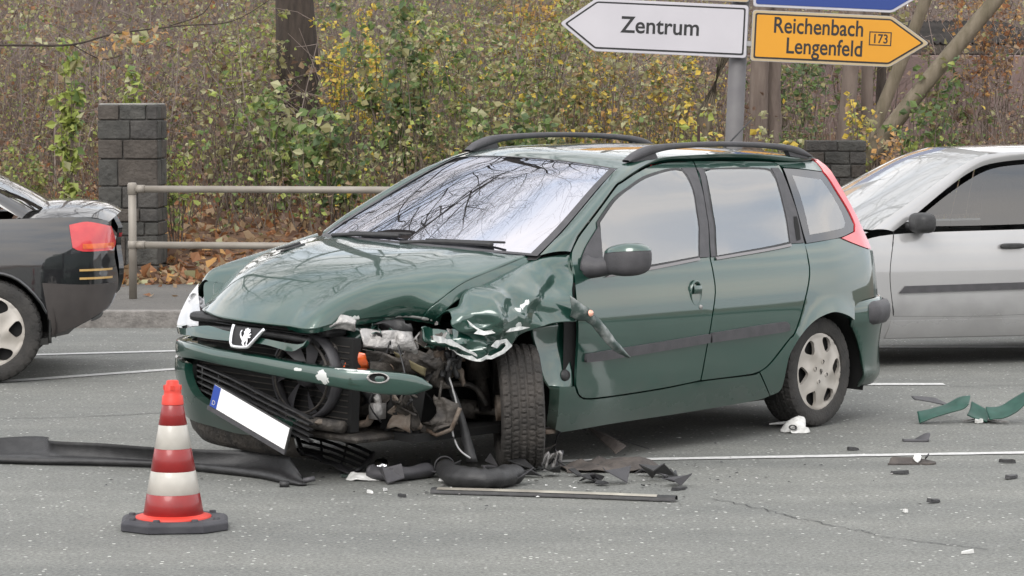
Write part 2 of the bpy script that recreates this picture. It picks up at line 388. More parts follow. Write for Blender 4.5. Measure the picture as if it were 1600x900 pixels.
def shrub(label, x, y, h, w, cols, nst, nl, size, seed, z0=0., lo=.12, lean=0., cat='shrub', name='shrub', group=None, depth=None):
    rr = random.Random(seed); gz = floor_z(x, y) + z0; e = empty(name, (x, y, gz - .03), 0, label, cat, group)
    st = MB(); lf = MB(); depth = depth or w
    stems = []
    for s in range(nst):
        a = rr.uniform(0, 6.283); r1 = rr.random() ** .6
        top = Vector((math.cos(a) * w * .5 * r1 + lean * h, math.sin(a) * depth * .5 * r1, h * rr.uniform(.55, 1.0)))
        base = Vector((math.cos(a) * w * .16 * r1, math.sin(a) * depth * .16 * r1, 0))
        mid = base.lerp(top, .5) + Vector((rr.uniform(-.1, .1), rr.uniform(-.1, .1), rr.uniform(0, .12))) * w
        p = [Vector(q) for q in spl([base, mid, top], 3)]; r0 = rr.uniform(.006, .013)
        st.tube(p, [r0 * (1 - .75 * k / (len(p) - 1)) for k in range(len(p))], 3); stems.append(p)
        for t in range(6):
            q = p[rr.randrange(2, len(p))]; d = rvec(rr) * w * .22; d.z = abs(d.z)
            st.tube([q, q + d * .5 + Vector((0, 0, .02)), q + d], [.004, .003, .002], 3); stems.append([q, q + d * .5, q + d])
    if size < .07: nl = int(nl * 1.7); size *= .80
    for k in range(nl):
        p = rr.choice(stems); i = rr.randrange(len(p) - 1); q = p[i].lerp(p[i + 1], rr.random()) + rvec(rr) * size * .8
        if q.z < h * lo: q.z = h * rr.uniform(lo, 1) * .8
        leaf(lf, q, size, rr, pick(cols, rr))
    st.build('stems', M_twig, e); lf.build('leaves', LMATS, e, False); return e
GRN = [('green', 4), ('deep', 3), ('olive', 3), ('lime', .8), ('pale', .8)]
MIXG = [('green', 3), ('olive', 4), ('lime', 1.5), ('tan', 1.2), ('pale', 1.2), ('yellow', .6)]
YEL = [('yellow', 4), ('lime', 2.5), ('olive', 2), ('tan', 1), ('pale', 1)]
LIM = [('lime', 5), ('green', 1.5), ('pale', 1), ('olive', .8)]
BRN = [('brown', 3), ('tan', 2), ('olive', 2), ('rust', 1), ('pale', .5)]
GLD = [('yellow', 2), ('tan', 2), ('olive', 3), ('pale', 1.5), ('orange', 1), ('green', .7)]
shrub('tall climbing column of lime heart-shaped leaves left of stone pillar', -3.98, 25.9, 1.95, .16, LIM, 6, 420, .08, 1, lo=.28, name='vine', cat='vine')
shrub('low olive bush at the left edge above the dark car', -4.62, 26.6, 1.05, .75, [('olive', 4), ('lime', 2), ('green', 2), ('tan', 1)], 10, 330, .06, 2)
shrub('loose brown twiggy bush between the vine and the stone pillar', -3.95, 29.5, 1.5, 1.1, BRN, 22, 240, .055, 3)
shrub('lime-leaved sapling rising behind the tall stone pillar', -3.62, 27.6, 1.9, .5, LIM, 5, 150, .07, 4, lo=.55)
shrub('yellow-green seedling just right of the tall stone pillar', -3.02, 26.0, 1.02, .34, LIM, 6, 120, .065, 5, lo=.25)
shrub('tall airy yellow-green bush left of the dark trunk', -2.95, 31.5, 2.05, 1.25, [('lime', 3), ('pale', 2), ('olive', 2), ('tan', 1)], 16, 520, .065, 6, lo=.3)
shrub('bare brown bush with few leaves behind the steel railing', -2.72, 28.6, 1.25, 1.1, [('brown', 2), ('green', 2), ('olive', 2), ('pale', 1), ('lime', 1)], 24, 300, .07, 7)
shrub('green leafy bush at the foot of the dark trunk', -2.32, 28.2, 1.28, .95, [('green', 4), ('pale', 2), ('olive', 2), ('lime', 1)], 12, 520, .085, 8)
shrub('bright yellow bush right of the dark trunk', -1.62, 30.8, 2.0, .95, [('yellow', 6), ('lime', 2), ('orange', 1), ('green', 1)], 14, 760, .060, 9, lo=.35)
shrub('dark green bush behind the end of the steel railing', -1.66, 27.2, 1.15, .9, GRN, 14, 620, .08, 10, lo=.2)
shrub('dense tall green bush above the far edge of the windscreen', -1.0, 29.4, 2.2, 1.25, GRN, 18, 1250, .08, 11, lo=.1)
shrub('mixed olive and green bush behind the front of the roof', -.35, 28.7, 1.95, 1.3, MIXG, 18, 1150, .066, 12, lo=.1)
shrub('low dark green bush over the hidden roof rail', .05, 27.0, 1.45, 1.0, GRN, 14, 900, .075, 13, lo=.1)
shrub('tall olive bush left of the white direction sign', .42, 29.6, 2.15, 1.2, MIXG, 18, 950, .066, 14, lo=.1)
shrub('golden bush under the tip of the white direction sign', .98, 28.6, 1.9, 1.05, GLD, 16, 880, .062, 15, lo=.1)
shrub('golden brown bush below the middle of the white direction sign', 1.58, 28.4, 1.75, .95, GLD, 16, 780, .062, 16, lo=.1)
shrub('bright lime sapling left of the sign post', 1.70, 26.5, 1.38, .42, [('lime', 4), ('yellow', 2), ('green', 1)], 7, 150, .075, 17, lo=.55)
shrub('golden-leaved bush rising behind the tip of the white sign', .2, 35.5, 2.4, 1.4, [('yellow', 4), ('tan', 2), ('olive', 2), ('orange', 2)], 16, 900, .075, 18, lo=.45)
shrub('pale yellow sprig just right of the sign post', 2.42, 26.6, 1.28, .42, [('yellow', 2), ('pale', 4), ('lime', 1)], 7, 130, .068, 19, lo=.6)
shrub('green bush between the grey trunks below the yellow sign', 2.85, 29.0, 1.65, .85, [('green', 3), ('olive', 2), ('deep', 2), ('tan', 1)], 14, 420, .06, 20, lo=.2)
shrub('small yellow bush above the low stone pillar', 3.38, 27.8, 1.42, .5, YEL, 8, 170, .065, 21, lo=.5)
shrub('orange-leaved sprig just right of the low stone pillar', 3.48, 26.8, 1.45, .36, [('orange', 3), ('tan', 2), ('pale', 1)], 6, 110, .06, 22, lo=.5)
shrub('green bush hugging the leaning trunk at right', 3.98, 27.8, 1.75, .75, [('green', 4), ('lime', 1), ('deep', 2), ('olive', 1)], 12, 330, .07, 23, lo=.45)
shrub('tangled brown bramble over the silver car at the right edge', 4.85, 27.5, 1.5, 1.3, BRN, 40, 200, .05, 24)
shrub('rust-leaved bush at the top right corner', 5.5, 33, 2.6, 1.4, [('rust', 3), ('orange', 2), ('tan', 3), ('brown', 2)], 18, 620, .065, 25, lo=.45)
shrub('dry tan weeds directly above the roof of the silver car', 4.25, 26.2, 1.15, 1.0, [('tan', 3), ('brown', 3), ('olive', 2), ('pale', 1)], 24, 260, .05, 26)

shrub('olive bush against the mauve wall right of the grey trunks', 4.15, 34.0, 1.9, 1.1, [('olive', 4), ('green', 3), ('brown', 2), ('tan', 1)], 14, 520, .075, 27, lo=.1)
shrub('dark green bush between the grey trunks and the mauve wall', 3.15, 33.5, 1.7, 1.0, [('deep', 4), ('green', 3), ('olive', 2)], 14, 520, .075, 28, lo=.1)
shrub('brown and green bush below the dark shed roof', 5.05, 33.0, 1.6, 1.2, [('brown', 3), ('green', 3), ('olive', 3), ('tan', 1)], 16, 480, .07, 29, lo=.1)
# undergrowth, fallen leaves and thicket nobody could count
def tagstuff(o, label, cat): return tag(o, label, cat, kind='stuff')
lf = MB(); rr = random.Random(77)
for k in range(15000):
    t = rr.random(); y = 24.5 + 9.5 * t ** 1.6; x = rr.uniform(-.17, .17) * y + rr.uniform(-.5, .5)
    p = Vector((x, y, floor_z(x, y) + rr.uniform(.005, .04))); leaf(lf, p, .095, rr, pick([('rust', 4), ('tan', 4), ('brown', 3), ('orange', 1), ('pale', .6)], rr), 0)
tagstuff(lf.build('fallen_leaves', LMATS, None, False), 'rust and tan fallen leaves covering the bank behind the railing', 'leaves')
lf = MB()
for k in range(330):
    x = rr.uniform(-5, 5); y = KY + .3 + 2.9 * rr.random() ** .35; p = Vector((x, y, .13)); leaf(lf, p, .07, rr, pick([('rust', 3), ('tan', 3), ('brown', 2)], rr), 0)
tagstuff(lf.build('stray_leaves', LMATS, None, False), 'stray brown leaves blown onto the pavement', 'leaves')
def colset(x):
    if x < -2.9: return [('brown', 3), ('olive', 2.5), ('tan', 2), ('rust', .7), ('lime', 1.2), ('green', 1)]
    if x < -1.9: return [('brown', 2), ('olive', 3), ('tan', 1), ('green', 2.5), ('lime', 1.2)]
    if x < .9: return MIXG
    if x < 2.2: return GLD
    return [('brown', 3), ('olive', 2), ('tan', 2), ('green', 1), ('yellow', .4)]
lf = MB(); st = MB(); rr = random.Random(78)
for k in range(3200):
    y = rr.uniform(26.4, 36); x = rr.uniform(-.185, .185) * y
    dens = 1 if -1.9 < x < 2.3 else .5
    if x > 2.4 and y > 29 and rr.random() < .6: continue
    h = rr.uniform(.25, 1.0) * (1.0 if dens == 1 else .85) + .05 * (y - 26); b = Vector((x, y, floor_z(x, y) - .02)); top = b + Vector((rr.uniform(-.3, .3), rr.uniform(-.3, .3), h))
    mid = b.lerp(top, .55) + rvec(rr) * .08
    st.tube([b, mid, top], [.006, .004, .002], 3, cap=False)
    for q in range(int(14 * dens) if rr.random() < .85 else 2): leaf(lf, b.lerp(top, rr.uniform(.2, 1)) + rvec(rr) * .13, .05, rr, pick(colset(x), rr))
und = st; tagstuff(lf.build('undergrowth', LMATS, None, False), 'mixed olive brown and green undergrowth covering the bank', 'undergrowth')
tagstuff(st.build('undergrowth_stalks', M_twig, None), 'thin brown stalks of the undergrowth on the bank', 'undergrowth')
tw = MB(); rr = random.Random(79)
for k in range(2600):
    y = rr.uniform(30, 62); x = rr.uniform(-.19, .19) * y
    if x / y > .08 and y < 40 and rr.random() < .8: continue
    h = rr.uniform(.6, 2.2) + .03 * (y - 30); b = Vector((x, y, floor_z(x, y) - .05)); d = Vector((rr.gauss(0, .55), rr.gauss(0, .4), h)); m_ = b + d * .5 + rvec(rr) * .3
    tw.tube([b, m_, b + d], [.010, .007, .003], 3, cap=False)
    for q in range(5):
        s_ = b + d * rr.uniform(.3, .95); e_ = s_ + Vector((rr.gauss(0, .4), rr.gauss(0, .3), rr.uniform(-.05, .5))); tw.tube([s_, s_.lerp(e_, .5) + rvec(rr) * .08, e_], [.005, .0035, .002], 3, cap=False)
for k in range(2600):
    y = rr.uniform(60, 92); x = rr.uniform(-.19, .19) * y
    h = rr.uniform(2.2, 5.5); b = Vector((x, y, floor_z(x, y) - .05)); d = Vector((rr.gauss(0, .6), rr.gauss(0, .4), h)); m_ = b + d * .5 + rvec(rr) * .4
    tw.tube([b, m_, b + d], [.035, .025, .012], 3, cap=False)
    for q in range(5):
        s_ = b + d * rr.uniform(.25, .98); e_ = s_ + Vector((rr.gauss(0, .8), rr.gauss(0, .4), rr.uniform(.0, .9))); tw.tube([s_, s_.lerp(e_, .5) + rvec(rr) * .15, e_], [.016, .011, .006], 3, cap=False)
tagstuff(tw.build('twig_thicket', mat('thicket twigs', (.17, .135, .12), .9, (.27, .22, .195), 1.5), None), 'bare grey brown twig thicket behind the shrubs', 'thicket')
lf = MB(); rr = random.Random(80)
for k in range(95000):
    y = 31.5 + 24 * rr.random() ** 1.3; x = rr.uniform(-.19, .19) * y; z = floor_z(x, y) + rr.uniform(.05, 1) ** .9 * (1.5 + .055 * (y - 31))
    u = x / y
    if u > .082 and y < 42 and rr.random() < .85: continue
    if rr.random() > (.95 if -.085 < u < .06 else (.62 if u < 0 else .45)): continue
    if noise.noise((x * .8, y * .4, z * .8)) < -.16: continue
    leaf(lf, Vector((x, y, z)), .062, rr, pick(colset(u * 29) + [('tan', 2.5), ('olive', 2), ('pale', 2)], rr))
tagstuff(lf.build('wood_foliage', LMATS, None, False), 'thin autumn foliage of the wood behind the shrubs', 'foliage')

# ------------------------------------------------------------------ trees
def grow(mb, p, d, L, r, lvl, rr, maxl, up=.1, nseg=4, sides=7, kink=.22, nb=(3, 5), shrink=(.5, .72)):
    pts = [p.copy()]; rad = [r]; q = p.copy(); dd = d.copy(); seg = []
    for k in range(nseg):
        dd = (dd + rvec(rr) * kink + Vector((0, 0, up))).normalized(); q = q + dd * L / nseg; pts.append(q.copy()); rad.append(max(.0025, r * (1 - .62 * (k + 1) / nseg))); seg.append((q.copy(), dd.copy()))
    mb.tube(pts, rad, max(3, sides), cap=False)
    if lvl >= maxl: return
    for b in range(rr.randint(*nb)):
        i = rr.randrange(1 if lvl == 0 else 0, nseg); s, sd = seg[i]
        side = sd.cross(rvec(rr)).normalized(); nd = (sd * rr.uniform(.35, .9) + side * rr.uniform(.5, 1.0)).normalized()
        grow(mb, s, nd, L * rr.uniform(*shrink), rad[i + 1] * .62, lvl + 1, rr, maxl, up * .8, max(3, nseg - 1) if lvl < 2 else 3, sides - 2 if lvl < 2 else 3, kink * 1.05, nb, shrink)
    grow(mb, seg[-1][0], seg[-1][1], L * .6, rad[-1] * .95, lvl + 1, rr, maxl, up, 3, max(3, sides - 2), kink, nb, shrink)
def tree(label, x, y, r0, hgt, lean=(0, 0), bark=None, seed=1, crown=3, crown_len=None, nb=(3, 5), group=None, first=.45, swell=1.35):
    rr = random.Random(seed); gz = floor_z(x, y); e = empty('tree', (x, y, gz - .1), 0, label, 'tree', group)
    t = MB(); n = 14; pts = []; rad = []
    for k in range(n + 1):
        s = k / n; pts.append(Vector((lean[0] * hgt * s + .05 * noise.noise((seed * 3.1, s * 3, 0)) * hgt * .3, lean[1] * hgt * s + .05 * noise.noise((seed * 3.1, s * 3, 9)) * hgt * .3, hgt * s)))
        rad.append(r0 * (1 - .55 * s) * (1 + (swell - 1) * max(0, 1 - s * 7)) * (1 + .06 * noise.noise((seed, s * 9, 3))))
    t.tube(pts, rad, 14, cap=False); t.build('trunk', bark, e)
    c = MB()
    if crown:
        for k in range(n + 1):
            if k / n < first: continue
            for q in range(2 if k < n else 3):
                a = rr.uniform(0, 6.283); d = Vector((math.cos(a), math.sin(a), rr.uniform(.15, .8))).normalized()
                grow(c, pts[k], d, (crown_len or hgt * .32) * rr.uniform(.7, 1.1), rad[k] * .5, 1, rr, crown, .09, 4, 6, nb=nb)
        c.build('crown', bark, e)
    return e
tree('thick dark oak-like trunk standing left of centre behind the shrubs', -2.31, 32.2, .22, 16, (-.012, 0), M_barkd, 3, 5, 5.6, (3, 4), first=.32)
tree('bare tall tree with spreading limbs beyond the left edge', -6.6, 30.5, .21, 15, (.05, -.02), M_barkd, 8, 5, 5.4, (3, 4), first=.34)
tree('slender grey trunk nearest the sign post on its right', 2.58, 30.2, .105, 9, (.0, 0), M_barkg, 4, 2, 2.4, first=.5)
tree('grey trunk second to the right of the sign post', 2.83, 30.4, .088, 9, (.01, 0), M_barkg, 5, 2, 2.2, first=.5)
tree('smooth grey trunk above the low stone pillar', 3.50, 30.0, .092, 9, (-.005, 0), M_barkg, 6, 2, 2.2, first=.5)
tree('thinner trunk of the pair above the low stone pillar', 3.70, 30.4, .068, 8, (.015, 0), M_barkg, 7, 2, 2.0, first=.5)
tree('thin dark trunk right of the trunk pair', 3.98, 31.0, .055, 8, (.02, 0), M_barkd, 9, 2, 1.6, first=.5)
tree('mossy trunk leaning far to the right over the silver car', 2.87, 27.9, .088, 7.5, (.79, .05), M_barkm, 10, 2, 1.8, first=.55)
tree('pale trunk leaning right beside the dark shed roof', 3.30, 29.6, .075, 7.5, (.41, .02), M_barkm, 11, 2, 1.6, first=.55)
tree('pale leaning trunk directly behind the sign post', 1.58, 28.6, .085, 8, (.33, .1), M_barkm, 12, 2, 1.6, first=.55)
tree('thin leaning stem behind the yellow bush', -1.46, 33.5, .04, 5, (.13, 0), M_barkm, 13, 3, 1.4, first=.5)
rr = random.Random(91)
far = [(-9.0, 52), (-8.2, 60), (-7.4, 49), (-6.6, 57), (-6.0, 47), (-5.3, 62), (-4.4, 55), (-1.9, 58), (-.3, 52), (.9, 60), (2.3, 56), (-7.9, 44)]
f0 = None
for i, (x, y) in enumerate(far):
    if f0 is None: f0 = e = tree('slender bare grey tree in the wood far behind the shrubs', x, y, .13, 11, (0, 0), M_barkg, 30, 2, 2.0, group='bare trees of the far wood', first=.3)
    else:
        e = f0.copy(); link(e); e.location = (x, y, floor_z(x, y) - .1); e.rotation_euler = (0, 0, rr.uniform(0, 6.28)); s = rr.uniform(.7, 1.3); e.scale = (s, s, rr.uniform(.9, 1.2))
        for ch in f0.children: c = ch.copy(); link(c, e)
# overhanging twig across the top left
e = empty('overhanging_branch', (-5.2, 25.2, 2.25), 0, 'thin bare branch with tan leaf tufts crossing the top left', 'branch')
mb = MB(); lf = MB(); rr = random.Random(14)
mp_ = [Vector(q) for q in spl([(.3, 0, -.08), (.85, 0, -.08), (1.35, .05, -.075), (1.72, .1, .02), (2.3, .1, .09), (2.75, .1, .13), (3.1, .1, .33)], 5)]
mb.tube(mp_, [.013 * (1 - .8 * k / len(mp_)) for k in range(len(mp_))], 5)
mb.tube(spl([(2.2, .1, .09), (2.5, .1, .20), (2.62, .1, .42)], 4), [.006, .006, .005, .005, .004, .004, .003, .003, .002], 4)
mb.tube(spl([(1.35, .05, -.07), (1.6, .1, -.2), (1.8, .1, -.16)], 4), [.005] * 5 + [.003] * 4, 4)
for (cx, cz, n) in [(1.62, -.10, 24), (1.78, -.02, 26), (1.9, -.06, 18), (2.1, .03, 12), (.62, -.28, 10), (1.1, .0, 8)]:
    for k in range(n): leaf(lf, Vector((cx, .06, cz)) + rvec(rr) * .09, .06, rr, pick([('tan', 3), ('orange', 3), ('pale', 1)], rr))
mb.build('twigs', M_barkd, e); lf.build('leaves', LMATS, e, False)

# ------------------------------------------------------------------ retaining wall and shed
M_mauve = mat('mauve render', (.235, .17, .155), .9, (.15, .11, .105), 1.3, bump=.5, bscale=20)
wl = mesh_obj('retaining_wall', *box_vf(2.6, 9.5, 38.0, 38.4, .6, 2.28), M_mauve, None, False); bevel(wl, .03); tag(wl, 'mauve rendered wall behind the grey trunks at right', 'wall')
sh = empty('shed', (6.1, 39.2, 0), R(6), 'low shed with dark corrugated roof behind the mauve wall', 'shed')
box('wall', (-.75, .8, -.6, 1.4, .8, 2.48), M_mauve, sh, .02)
mb = MB(); nn = 46
rows = [[(-1.0 + k * 2.0 / nn, yy, zz + .018 * math.cos(k * math.pi)) for k in range(nn + 1)] for yy, zz in ((-1.05, 2.44), (1.7, 2.80))]
v, f = grid_vf(rows); mb.add(v, f); o = mb.build('roof', mat('corrugated roof', (.022, .02, .019), .9, (.05, .044, .04), 3, spec=.15), sh, False)
md = o.modifiers.new('t', 'SOLIDIFY'); md.thickness = .015
box('fascia', (-.98, .98, -1.04, -1.0, 2.30, 2.415), mat('weathered board', (.06, .05, .042), .85, (.1, .085, .07), 6), sh)

# ------------------------------------------------------------------ stone pillars, each block its own stone
M_st = [mat('dark stone %d' % i, c, .85, c2, 7, bump=.9, bscale=26) for i, (c, c2) in enumerate([((.036, .036, .033), (.066, .064, .058)), ((.038, .036, .034), (.066, .062, .057)), ((.048, .041, .035), (.072, .062, .053)), ((.042, .042, .038), (.078, .075, .068))])]
M_mort = mat('mortar', (.05, .047, .043), .95, (.08, .075, .07), 20, bump=.4)
def pillar(label, x, y, w, d, z0, courses, seed, cap=True):
    rr = random.Random(seed); e = empty('stone_pillar', (x, y, z0), R(-3), label, 'pillar')
    H = sum(c[0] for c in courses); box('core', (-w / 2 + .018, w / 2 - .018, -d / 2 + .018, d / 2 - .018, 0, H - .012), M_mort, e)
    z = 0
    for h, cuts in courses:
        for face in range(4):
            W_ = w if face % 2 == 0 else d; off = (d if face % 2 == 0 else w) / 2
            c = [0] + (cuts if face % 2 == 0 else [rr.uniform(.35, .65)]) + [1]
            for a, b in zip(c[:-1], c[1:]):
                g2 = .005; x0, x1 = -W_ / 2 + a * W_ + (g2 if a else (.03 if face % 2 else 0)), -W_ / 2 + b * W_ - (g2 if b < 1 else (.03 if face % 2 else 0))
                v, f = box_vf(x0, x1, -off - rr.uniform(-.004, .010), -off + .055, z + g2, z + h - g2)
                q = Matrix.Rotation(face * math.pi / 2, 4, 'Z'); v = [q @ (Vector(p) + rvec(rr) * .004) for p in v]
                s = mesh_obj('stone', v, f, rr.choice(M_st), e, False); bevel(s, .009, 2)
        z += h
    if cap:
        v, f = box_vf(-w / 2 + .01, w / 2 - .01, -d / 2 + .01, d / 2 - .01, H - .004, H + .014); bevel(mesh_obj('top_bed', v, f, mat('pale bedding mortar', (.30, .29, .27), .95, (.2, .2, .19), 12, bump=.5), e, False), .008)
    return e
pillar('tall dark stone block pillar left of the railing', -3.335, 25.35, .515, .5, .10, [(.15, [.58]), (.26, [.45]), (.12, [.3, .78]), (.12, [.7]), (.19, [.4, .66]), (.24, [.33]), (.17, [.42]), (.17, [.55]), (.13, [.36, .82])][::1], 3)
pillar('low dark stone block pillar between the estate car and silver car', 2.90, 25.9, .52, .5, .0, [(.2, [.5]), (.2, [.4]), (.2, [.6]), (.2, [.35]), (.2, [.55]), (.12, [.4, .75]), (.115, [.3, .72]), (.10, [.52])], 4, False)

# ------------------------------------------------------------------ tube railing
M_galv = mat('painted steel tube', (.23, .205, .175), .55, (.29, .265, .23), 5, metal=.2, bump=.05)
ra = empty('tube_railing', (-3.0, 22.75, .12), 0, 'two-bar steel tube railing on the pavement behind the estate car', 'railing')
yb = 22.75
for i, xx in enumerate((0, 2.65)):
    mb = MB(); mb.tube([(xx, -i * .35, 0), (xx, -i * .35, .905)], .032, 16); o = mb.build('post', M_galv, ra)
    mb = MB(); mb.lathe([(.0, .925), (.03, .922), (.037, .908), (.037, .83), (.0335, .828)], 16, Matrix.Translation((xx, -i * .35, 0))); mb.build('post_cap', M_galv, o)
    mb = MB(); mb.lathe([(.033, .40), (.038, .402), (.038, .46), (.033, .462)], 16, Matrix.Translation((xx, -i * .35, 0))); mb.build('clamp', M_galv, o)
for z in (.872, .43):
    mb = MB(); mb.tube([(.03, 0, z), (2.65, -.35, z)], .028, 14); mb.build('rail', M_galv, ra)
    mb = MB(); mb.tube([(.03, 0, z), (.10, -.01, z)], .033, 14); mb.build('sleeve', M_galv, ra)
bx_ = box('iron_stake', (1.60, 1.625, 24.9, 24.925, .0, 1.47), mat('rusty iron', (.06, .035, .03), .8, (.1, .06, .05), 12)); bevel(bx_, .003); tag(bx_, 'short dark iron stake standing behind the roof rail', 'stake')

# ------------------------------------------------------------------ direction sign
def poly_prism(name, pts, y0, y1, m, parent, bev=0.):
    n = len(pts); v = [(x, y0, z) for x, z in pts] + [(x, y1, z) for x, z in pts]
    f = [tuple(range(n)), tuple(range(2 * n - 1, n - 1, -1))] + [(i, i + n, (i + 1) % n + n, (i + 1) % n) for i in range(n)]
    o = mesh_obj(name, v, f, m, parent, False)
    if bev: bevel(o, bev)
    return o
def inset_poly(pts, d):
    n = len(pts); out = []; area = sum(pts[i][0] * pts[(i + 1) % n][1] - pts[(i + 1) % n][0] * pts[i][1] for i in range(n)); s = 1 if area > 0 else -1
    for i in range(n):
        a, b, c = Vector(pts[i - 1]), Vector(pts[i]), Vector(pts[(i + 1) % n]); u, w = (b - a).normalized(), (c - b).normalized()
        nu, nw = Vector((-u.y, u.x)) * s, Vector((-w.y, w.x)) * s; k = (nu + nw); out.append(tuple(b + k * d / max(.3, k.dot(nu))))
    return out
def text_obj(name, body, x, y, z, size, m, parent, sx=1., align='LEFT', bold=.0):
    cu = bpy.data.curves.new(name, 'FONT'); cu.body = body; cu.size = size; cu.align_x = align; cu.align_y = 'BOTTOM_BASELINE'; cu.extrude = .0008; cu.offset = bold
    t = bpy.data.objects.new(name, cu); link(t); dg = bpy.context.evaluated_depsgraph_get(); me = bpy.data.meshes.new_from_object(t.evaluated_get(dg)); bpy.data.objects.remove(t)
    me.materials.clear(); me.materials.append(m); o = bpy.data.objects.new(name, me); link(o, parent); o.location = (x, y, z); o.rotation_euler = (R(90), 0, 0); o.scale = (sx, 1, 1); return o
M_sw = mat('sign white', (.50, .485, .515), .5, (.46, .445, .475), 2); M_sy = mat('sign yellow', (.60, .27, .012), .5, (.56, .25, .011), 2); M_sb = mat('sign blue', (.012, .04, .20), .45)
M_sk = mat('sign black', (.012, .012, .013), .5); M_alu = mat('sign back aluminium', (.42, .42, .42), .5, metal=.5)
SY = 24.0                                   # px/m here: 4500/24
sg = empty('direction_sign', (1.79, SY, .12), 0, 'German arrow direction sign on a grey post above the roof', 'sign'); sg.rotation_euler = (0, R(2.6), 0)
SX0 = .035 
mb = MB(); mb.lathe([(.074, 0), (.074, 1.0), (.073, 3.1), (.0, 3.1)], 24); mb.build('post', mat('grey sign post', (.11, .105, .11), .6, (.15, .145, .145), 4), sg)
def arrow(name, L, h, tip, z, right, m, gap=.018):
    """Arrow board; inner end at x = +-gap of the post axis (shifted right)."""
    s = 1 if right else -1; xo = SX0 + .04 + s * gap
    base = [(xo, z - h / 2), (xo + s * (L - tip), z - h / 2), (xo + s * L, z), (xo + s * (L - tip), z + h / 2), (xo, z + h / 2)]
    def rounded(p, rad):
        out = []; n = len(p)
        for i in range(n):
            a, b, c = Vector(p[i - 1]), Vector(p[i]), Vector(p[(i + 1) % n]); u, w = (a - b).normalized(), (c - b).normalized()
            for k in range(7):
                t = k / 6; q = (b + u * rad) * (1 - t) ** 2 + b * 2 * t * (1 - t) + (b + w * rad) * t * t; out.append(tuple(q))
        return out
    e = poly_prism(name, rounded(base, .03), -.125, -.100, M_alu if m != M_sw else M_sw, sg)
    poly_prism('margin', rounded(inset_poly(base, .004), .028), -.128, -.1255, M_sw if m in (M_sw, M_sb) else mat('sign pale edge', (.42, .33, .20), .5), e)
    if m != M_sb:
        poly_prism('border', rounded(inset_poly(base, .023), .02), -.131, -.1285, M_sk, e)
        poly_prism('face', rounded(inset_poly(base, .037), .012), -.134, -.1315, m, e)
    else: poly_prism('face', rounded(inset_poly(base, .022), .02), -.132, -.129, m, e)
    return e, xo
ZS = 2.30                                   # set below from the photograph: board centre above the pavement
ZC = 2.125
eL, xl = arrow('arrow_board', 1.55, .435, .29, ZC + .015, False, M_sw); eL['label'] = 'white board pointing left to the centre'
text_obj('lettering', 'Zentrum', xl - .72, -.1345, ZC - .035, .19, M_sk, eL, .95, 'CENTER', .0030)
eR, xr = arrow('arrow_board', 1.47, .42, .32, ZC - .012, True, M_sy); eR['label'] = 'yellow board pointing right'
text_obj('lettering', 'Reichenbach', xr + .925, -.1345, ZC + .02, .185, M_sk, eR, .80, 'RIGHT', .0026)
text_obj('lettering', 'Lengenfeld', xr + .925, -.1345, ZC - .145, .185, M_sk, eR, .80, 'RIGHT', .0026)
def ring2(name, x0, x1, z0, z1, t, y, m, parent):
    o_ = [(x0, z0), (x1, z0), (x1, z1), (x0, z1)]; i_ = [(x0 + t, z0 + t), (x1 - t, z0 + t), (x1 - t, z1 - t), (x0 + t, z1 - t)]
    v = [(a, y, b) for a, b in o_ + i_]; return mesh_obj(name, v, [(k, (k + 1) % 4, 4 + (k + 1) % 4, 4 + k) for k in range(4)], m, parent, False)
ring2('route_frame', xr + .97, xr + 1.155, ZC - .05, ZC + .065, .009, -.1352, M_sk, eR)
text_obj('lettering', '173', xr + 1.0625, -.1345, ZC - .028, .105, M_sk, eR, .85, 'CENTER', .0016)
eB, xb = arrow('arrow_board', 1.47, .42, .32, ZC + .435, True, M_sb); eB['label'] = 'blue motorway board pointing right above the yellow one'
eY, xy = arrow('arrow_board', 1.55, .435, .29, ZC + .475, False, M_sy); eY['label'] = 'yellow board pointing left above the white one'
for zz in (ZC + .3, ZC - .1):
    box('clamp', (-.105, .105, -.10, .095, zz, zz + .04), M_alu, sg)
